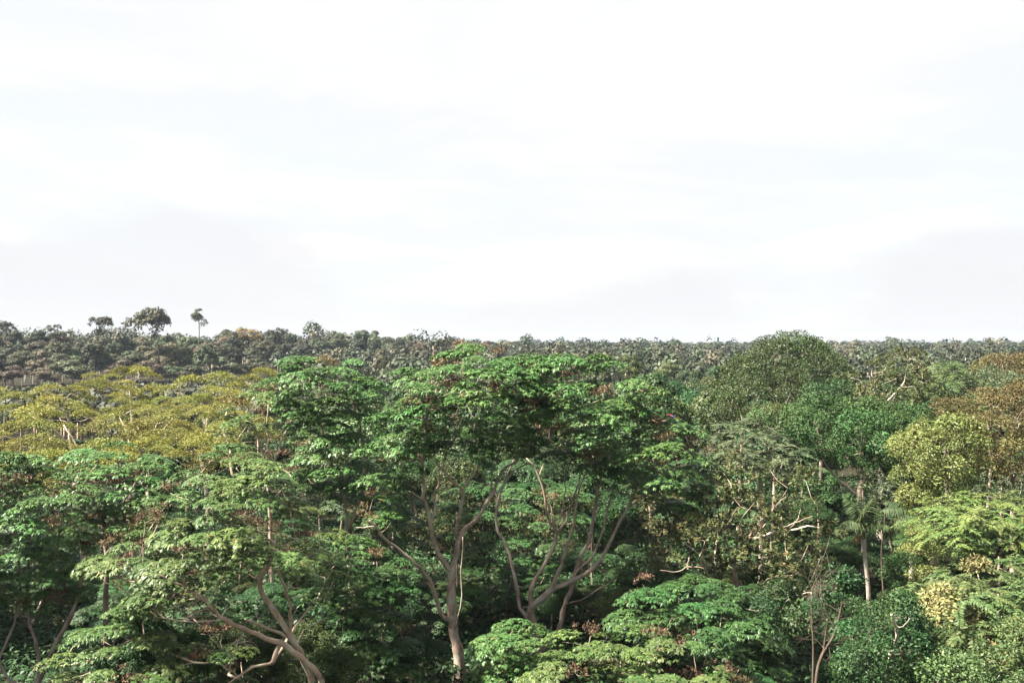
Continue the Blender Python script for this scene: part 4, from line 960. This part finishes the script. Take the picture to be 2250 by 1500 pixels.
def undergrowth():
    Vs, Ts, At = [], [], []; off = 0
    for _ in range(12000):
        Y = 44 + 106 * rng.random() ** 1.1; px = rng.uniform(-250, 2450); x = (px - HX) / F * Y; gz = float(ground(x, Y))
        n = 16; a = rng.random(n) * 6.283; el = rng.uniform(0.1, 1.2, n)
        b = np.array([x, Y, gz]) + rng.normal(0, .35, (n, 3)) * [1, 1, 0] + np.stack([np.zeros(n), np.zeros(n), rng.uniform(.1, 1.7, n)], 1)
        d = np.stack([np.cos(a) * np.cos(el), np.sin(a) * np.cos(el), np.sin(el)], 1)
        v, t = leaves(b, d, np.array([0, 0, 1.0]) + rv(n) * .3, rng.uniform(.35, .8, n), rng.uniform(.1, .24, n), 0.8)
        Vs.append(v); Ts.append(t + off); off += len(v); At.append(np.repeat(np.clip(rng.normal(.4, .2, n), 0, 1), 4))
    o = new_obj('undergrowth', mesh_np('undergrowth', np.concatenate(Vs), np.concatenate(Ts), [M['D']], attr=np.concatenate(At)))
    tag(o, 'dark leafy undergrowth covering the forest floor', 'undergrowth', kind='stuff')
undergrowth()
# ---- shaded trees filling the forest between and behind the near ones
near_px = [-200, 400, 700, 900, 1100, 1500, 1700, 1820, 1990, 2060, 2400]
near_py = [1090, 1100, 1130, 1030, 1010, 1060, 1110, 1170, 1180, 1150, 1150]
far_px = [-200, 300, 600, 760, 900, 1100, 1350, 1450, 1600, 1900, 2100, 2400]
far_py = [960, 955, 930, 850, 850, 850, 850, 830, 860, 900, 870, 850]
c = []
for _ in range(2600):
    Y = 72 + (160 - 72) * math.sqrt(rng.random()); px = rng.uniform(-120, 2370); c.append(((px - HX) / F * Y, Y))
n_f = 0
for x, y in poisson(c, lambda y: 4.9 + (y - 66) * 0.05):
    px = HX + x / y * F; w = float(sstep(75, 125, y))
    top = np.interp(px, near_px, near_py) * (1 - w) + np.interp(px, far_px, far_py) * w + rng.uniform(5, 60)
    if 1800 < px < 2000 and y < 75: continue
    h = CZ + (HY - top) / F * y - float(ground(x, y))
    if h < 4: continue
    h = min(h, 17.0)
    if y < 105 and 1780 < px < 2015: pr, lab = NEAR[0]  # dark-leaved tree alone, its colour standing in for shade in the palm hollow
    elif y < 100: pr, lab = NEAR[int(rng.choice(len(NEAR), p=[.3, .25, .2, .1, .15]))]
    else: pr, lab = MID[int(rng.choice(len(MID), p=[.28, .2, .12, .14, .12, .14]))]
    put('forest_tree', pr, x, y, min(max(h / H0, 0.55), 0.95) * rng.uniform(.9, 1.15), h / H0, lab + ' ' + beside(x, y), 'trees filling the near forest'); n_f += 1
print('near fill', n_f)

# ---- forest behind, up to the ridge
ridge_px = [-400, 0, 500, 800, 1000, 1200, 1400, 1800, 2600]
ridge_Y = [395, 400, 455, 590, 730, 950, 1150, 1500, 1900]
def ridge(px): return np.interp(px, ridge_px, ridge_Y)
cap_px = [-400, 560, 640, 760, 900, 1100, 1350, 1450, 1650, 2000, 2140, 2600]
cap_py = [862, 862, 835, 805, 800, 800, 800, 785, 785, 790, 785, 785]
c = []
for _ in range(6000):
    Y = 160 + (330 - 160) * math.sqrt(rng.random()); px = rng.uniform(560, 2350)
    c.append(((px - HX) / F * Y, Y))
n_mid = 0
VAL = [(620, 'the small pale-stemmed green tree'), (720, 'the narrow green tree'), (870, 'the gap beside the narrow green tree'), (1030, 'the tall forking central tree'), (1230, 'the bare grey snag'), (1380, 'the twisted-stem tree'), (1480, 'the perched macaw'), (1600, 'the dark bushy tree'), (1720, 'the vine-smothered tree'), (1830, 'the rounded dark green tree'), (1930, 'the olive tree with pale limbs'), (2070, 'the bright green tiered tree'), (2180, 'the grey-green tree'), (2270, 'the whitish-trunked tree')]
for x, y in poisson(c, lambda y: 10.5 + (y - 160) * 0.02):
    px = HX + x / y * F
    top = np.interp(px, cap_px, cap_py) + 70 * (1 - float(sstep(160, 400, y))) + rng.normal(10, 9)
    h = CZ + (HY - top) / F * y - float(ground(x, y))
    if h < 4.5: continue
    h = min(h, 19.0)
    pr, lab = MID[int(rng.choice(len(MID), p=[.26, .24, .16, .22, .04, .08]))]
    put('valley_tree', pr, x, y, min(max(h / H0, .6), 1.05) * rng.uniform(.95, 1.3), h / H0, ('low ' if h < 9 else 'tall ' if h > 14 else '') + lab + (' just' if y < 215 else ' well' if y < 275 else ' far') + ' beyond ' + min(VAL, key=lambda q: abs(q[0] - px))[1], 'trees in the valley'); n_mid += 1
print('valley', n_mid)

SKY = [(335, 'the tallest ragged skyline tree'), (437, 'the lone slim skyline tree'), (535, 'the orange-blossomed tree'), (212, 'the dark rounded skyline tree'), (120, 'the dark flat-crowned skyline tree'), (12, 'the brightest cloud'), (612, 'the ragged skyline crown'), (822, 'the narrow green tree'), (1000, 'the tall forking central tree')]
# ---- the far forest edge: single trees along its front, emergents on its skyline
c = []
for _ in range(7000):
    px = rng.uniform(-60, 1150); Y = ridge(px) + rng.uniform(-12, 45); c.append(((px - HX) / F * Y, Y))
n_r = 0
for x, y in poisson(c, lambda y: 9.0 + (y - 400) * 0.008):
    px = HX + x / y * F
    fr = (y - ridge(px)) / 45.0
    h = rng.uniform(14, 18.5) + 4.5 * max(fr, 0) if fr > -0.05 else rng.uniform(7, 12)
    pr, lab = FAR[int(rng.choice(len(FAR), p=[.30, .16, .14, .12, .14, .06, .08]))] if fr > -0.05 else FAR[int(rng.choice([0, 3, 2]))]
    put('ridge_tree', pr, x, y, rng.uniform(.75, 1.05), h / 22.0, lab + ' in the far forest edge near ' + min(SKY, key=lambda q: abs(q[0] - px))[1], 'trees of the far forest edge'); n_r += 1
print('ridge', n_r)
def emergent(label, px, py_top, Y, width_px, kind, mat, seed, shape='round', n=70, name='emergent_tree', low=0.55):
    x = (px - HX) / F * Y; top = CZ + (HY - py_top) / F * Y; h = top - float(ground(x, Y)); w = width_px / F * Y
    pr = proto(kind, mat, h, w * 0.92, n, 'D', shape, w / 16.0, 0.30, low, seed)
    return put(name, pr, x, Y, 1, 1, label, 'emergent trees above the far forest', rot=0)
emergent('tall dark tree with wide ragged crown standing out above the far skyline', 335, 684, 445, 112, 'farball', 'R', 91, 'round', 46, low=.70)
emergent('lone slim tree with a small tuft crown sticking up on the skyline', 437, 684, 450, 42, 'farball', 'R', 92, 'tall', 44, low=.74)
emergent('orange-blossomed domed tree on the far skyline', 535, 720, 520, 62, 'farball', 'O', 93, 'flat', 50, low=.6)
emergent('dark rounded tree with pale green patch left of the tallest skyline tree', 212, 700, 450, 62, 'farball', 'R', 94, 'round', 55, low=.6)
emergent('dark flat-crowned tree on the skyline beside two rounded ones', 120, 711, 455, 52, 'farball', 'R', 95, 'flat', 40, low=.65)
emergent('dark tree crown where the skyline meets the brightest cloud', 12, 711, 450, 56, 'farball', 'R', 96, 'round', 50, low=.6)
emergent('dark ragged tree crown midway along the far skyline', 612, 722, 600, 40, 'farball', 'R', 97, 'round', 36, low=.65)
emergent('rounded skyline tree behind the narrow green tree', 822, 728, 760, 36, 'farball', 'R', 98, 'round', 36, low=.65)
emergent('pale green pointed tree with tan dry leaves at the foot of the far forest edge', 462, 762, 385, 62, 'farball', 'R3', 99, 'tall', 60, low=.3)
emergent('bushy dark tree poking up beside the big central crown', 1380, 786, 150, 80, 'midball', 'E', 100, 'round', 60, low=.4)
emergent('grey-green low bush peeping past the yellow trees', 12, 872, 160, 44, 'midball', 'S', 101, 'round', 50, low=.3)
emergent('pale green leafy bush top between yellow trees and far forest', 110, 838, 165, 56, 'midball', 'S', 102, 'flat', 50, low=.4)

# ---- the distant forest nobody could count
def distant_forest():
    pts = []
    c = []
    for _ in range(16000):
        px = rng.uniform(-350, 2600)
        y0 = ridge(px) + (42 if px < 1150 else -20)
        y0 = min(y0, 700 if px > 1350 else y0)
        Y = y0 + (3000 - y0) * rng.random() ** 1.5; c.append(((px - HX) / F * Y, Y))
    for _ in range(9000):     # the near band on the right between the valley trees and the far forest
        px = rng.uniform(600, 2500); Y = rng.uniform(320, 1000)
        if px < 1150 and Y > ridge(px) - 10: continue
        c.append(((px - HX) / F * Y, Y))
    for _ in range(4000):     # low scrub in the open valley on the left
        px = rng.uniform(-150, 640); Y = rng.uniform(168, 440)
        if Y < ridge(px) - 8: c.append(((px - HX) / F * Y, Y))
    c = poisson(c, lambda y: 11.0 + max(0, y - 600) * 0.010 - (3.5 if y < 330 else 0))
    core_u = unit(np.array([[a, b, d] for a in (-1, 0, 1) for b in (-1, 0, 1) for d in (0, 1) if (a, b, d) != (0, 0, 0)], float))
    Vs, Ts, At, Mi = [], [], [], []; off = 0
    for x, y in c:
        px = HX + x / y * F
        n = 170 if y < 620 else 110 if y < 1000 else 70 if y < 1600 else 48
        big = rng.random() < .14 and y > 680
        if big: n = int(n * (2.6 if y < 1000 else 1.9))
        gz = float(ground(x, y)); h = rng.normal(19 if px > 1150 else 18.5, 2.2) + 3.6 * math.sin(x / 52.0 + 1.3 * math.sin(y / 90.0)) * (0.55 + 0.45 * math.sin(x / 17.0))
        if y < 1000 and (px > 1150 or y < ridge(px) - 5): h = rng.normal(13, 2.4) + (6 * float(sstep(400, 1000, y)) if px > 1150 else 0)
        if y < 440 and px < 640: h = max(2.5, min(h, CZ + (HY - 852 - rng.uniform(0, 25)) / F * y - gz))
        elif rng.random() < 0.05: h += rng.uniform(3, 8)
        if big and not (y < 1000 and px < 1150 and y < ridge(px)): h += rng.uniform(2, 6)
        w = (rng.uniform(9, 14) if big else rng.uniform(5, 9.5)) * (1 + max(0, y - 800) / 4000); ch = h * rng.uniform(.45, .75)
        nl = 4; lc = rng.normal(0, .34, (nl, 3)) * [w, w, ch * .45]; lc[0] = 0
        k = rng.integers(0, nl, n)
        u = unit(rng.normal(size=(n, 3))); u[:, 2] = np.abs(u[:, 2]) * 1.1 - 0.25; u = unit(u)
        b = lc[k] * .8 + u * np.array([w * .55, w * .55, ch * .42]) * rng.uniform(.8, 1.05, (n, 1)) + [x, y, gz + h - ch * .55]
        s_ = rng.uniform(.8, 1.5, n) * ((1.2 if y < 1000 else 1.45) if big else 1.0) * (1.0 if y < 620 else 1.25 if y < 1000 else 1.6 if y < 1600 else 2.2)
        d = rng.normal(size=(n, 3)); d -= .85 * u * (d * u).sum(1, keepdims=True); v, t = leaves(b, d, u + [0, 0, .25] + rng.normal(0, .13, (n, 3)), s_ * 1.2, s_, 0.1)
        Vs.append(v); Ts.append(t + off); off += len(v)
        tone = np.clip(rng.normal(.45, .22), 0.05, .95)
        At.append(np.repeat(np.clip(tone + rng.normal(0, .07, n), 0, 1), 4)); Mi.append(np.full(len(t), int(rng.choice(3, p=[.62, .2, .18]))))
        # trunk
        v, t = tube(np.array([[x, y, gz - .5], [x, y, gz + h * .7]]), np.array([.3, .2]), 3)
        Vs.append(v); Ts.append(t + off); off += len(v); At.append(np.zeros(len(v))); Mi.append(np.full(len(t), 3))
    print('distant', len(c), off)
    o = new_obj('distant_forest', mesh_np('distant_forest', np.concatenate(Vs), np.concatenate(Ts), [M['R'], M['R2'], M['R3'], BK['P']], np.concatenate(Mi), np.concatenate(At)))
    tag(o, 'hazy grey-green forest stretching to the horizon', 'forest', kind='stuff')
distant_forest()

# ------------------------------------------------------------------ haze
def haze():
    x0, x1, y0, y1, z0, z1 = -7000, 7000, -320, 6200, -3, 62
    V = np.array([[x, y, z] for z in (z0, z1) for y in (y0, y1) for x in (x0, x1)], float)
    T = np.array([[0, 2, 3, 1], [4, 5, 7, 6], [0, 1, 5, 4], [2, 6, 7, 3], [0, 4, 6, 2], [1, 3, 7, 5]])
    m = bpy.data.materials.new('haze'); m.use_nodes = True
    n, l = m.node_tree.nodes, m.node_tree.links; n.clear()
    o = n.new('ShaderNodeOutputMaterial'); v = n.new('ShaderNodeVolumePrincipled')
    v.inputs['Color'].default_value = (0.68, 0.83, 1.0, 1); v.inputs['Density'].default_value = 0.000058; v.inputs['Anisotropy'].default_value = 0.2
    l.new(v.outputs[0], o.inputs['Volume'])
    tag(new_obj('haze', mesh_np('haze', V, T, [m])), 'thin pale haze in the air over the forest', 'haze', kind='stuff')
haze()

print('objects', len(bpy.data.objects), 'unique triangles', sum(len(m.loops) - 2 * len(m.polygons) for m in bpy.data.meshes))
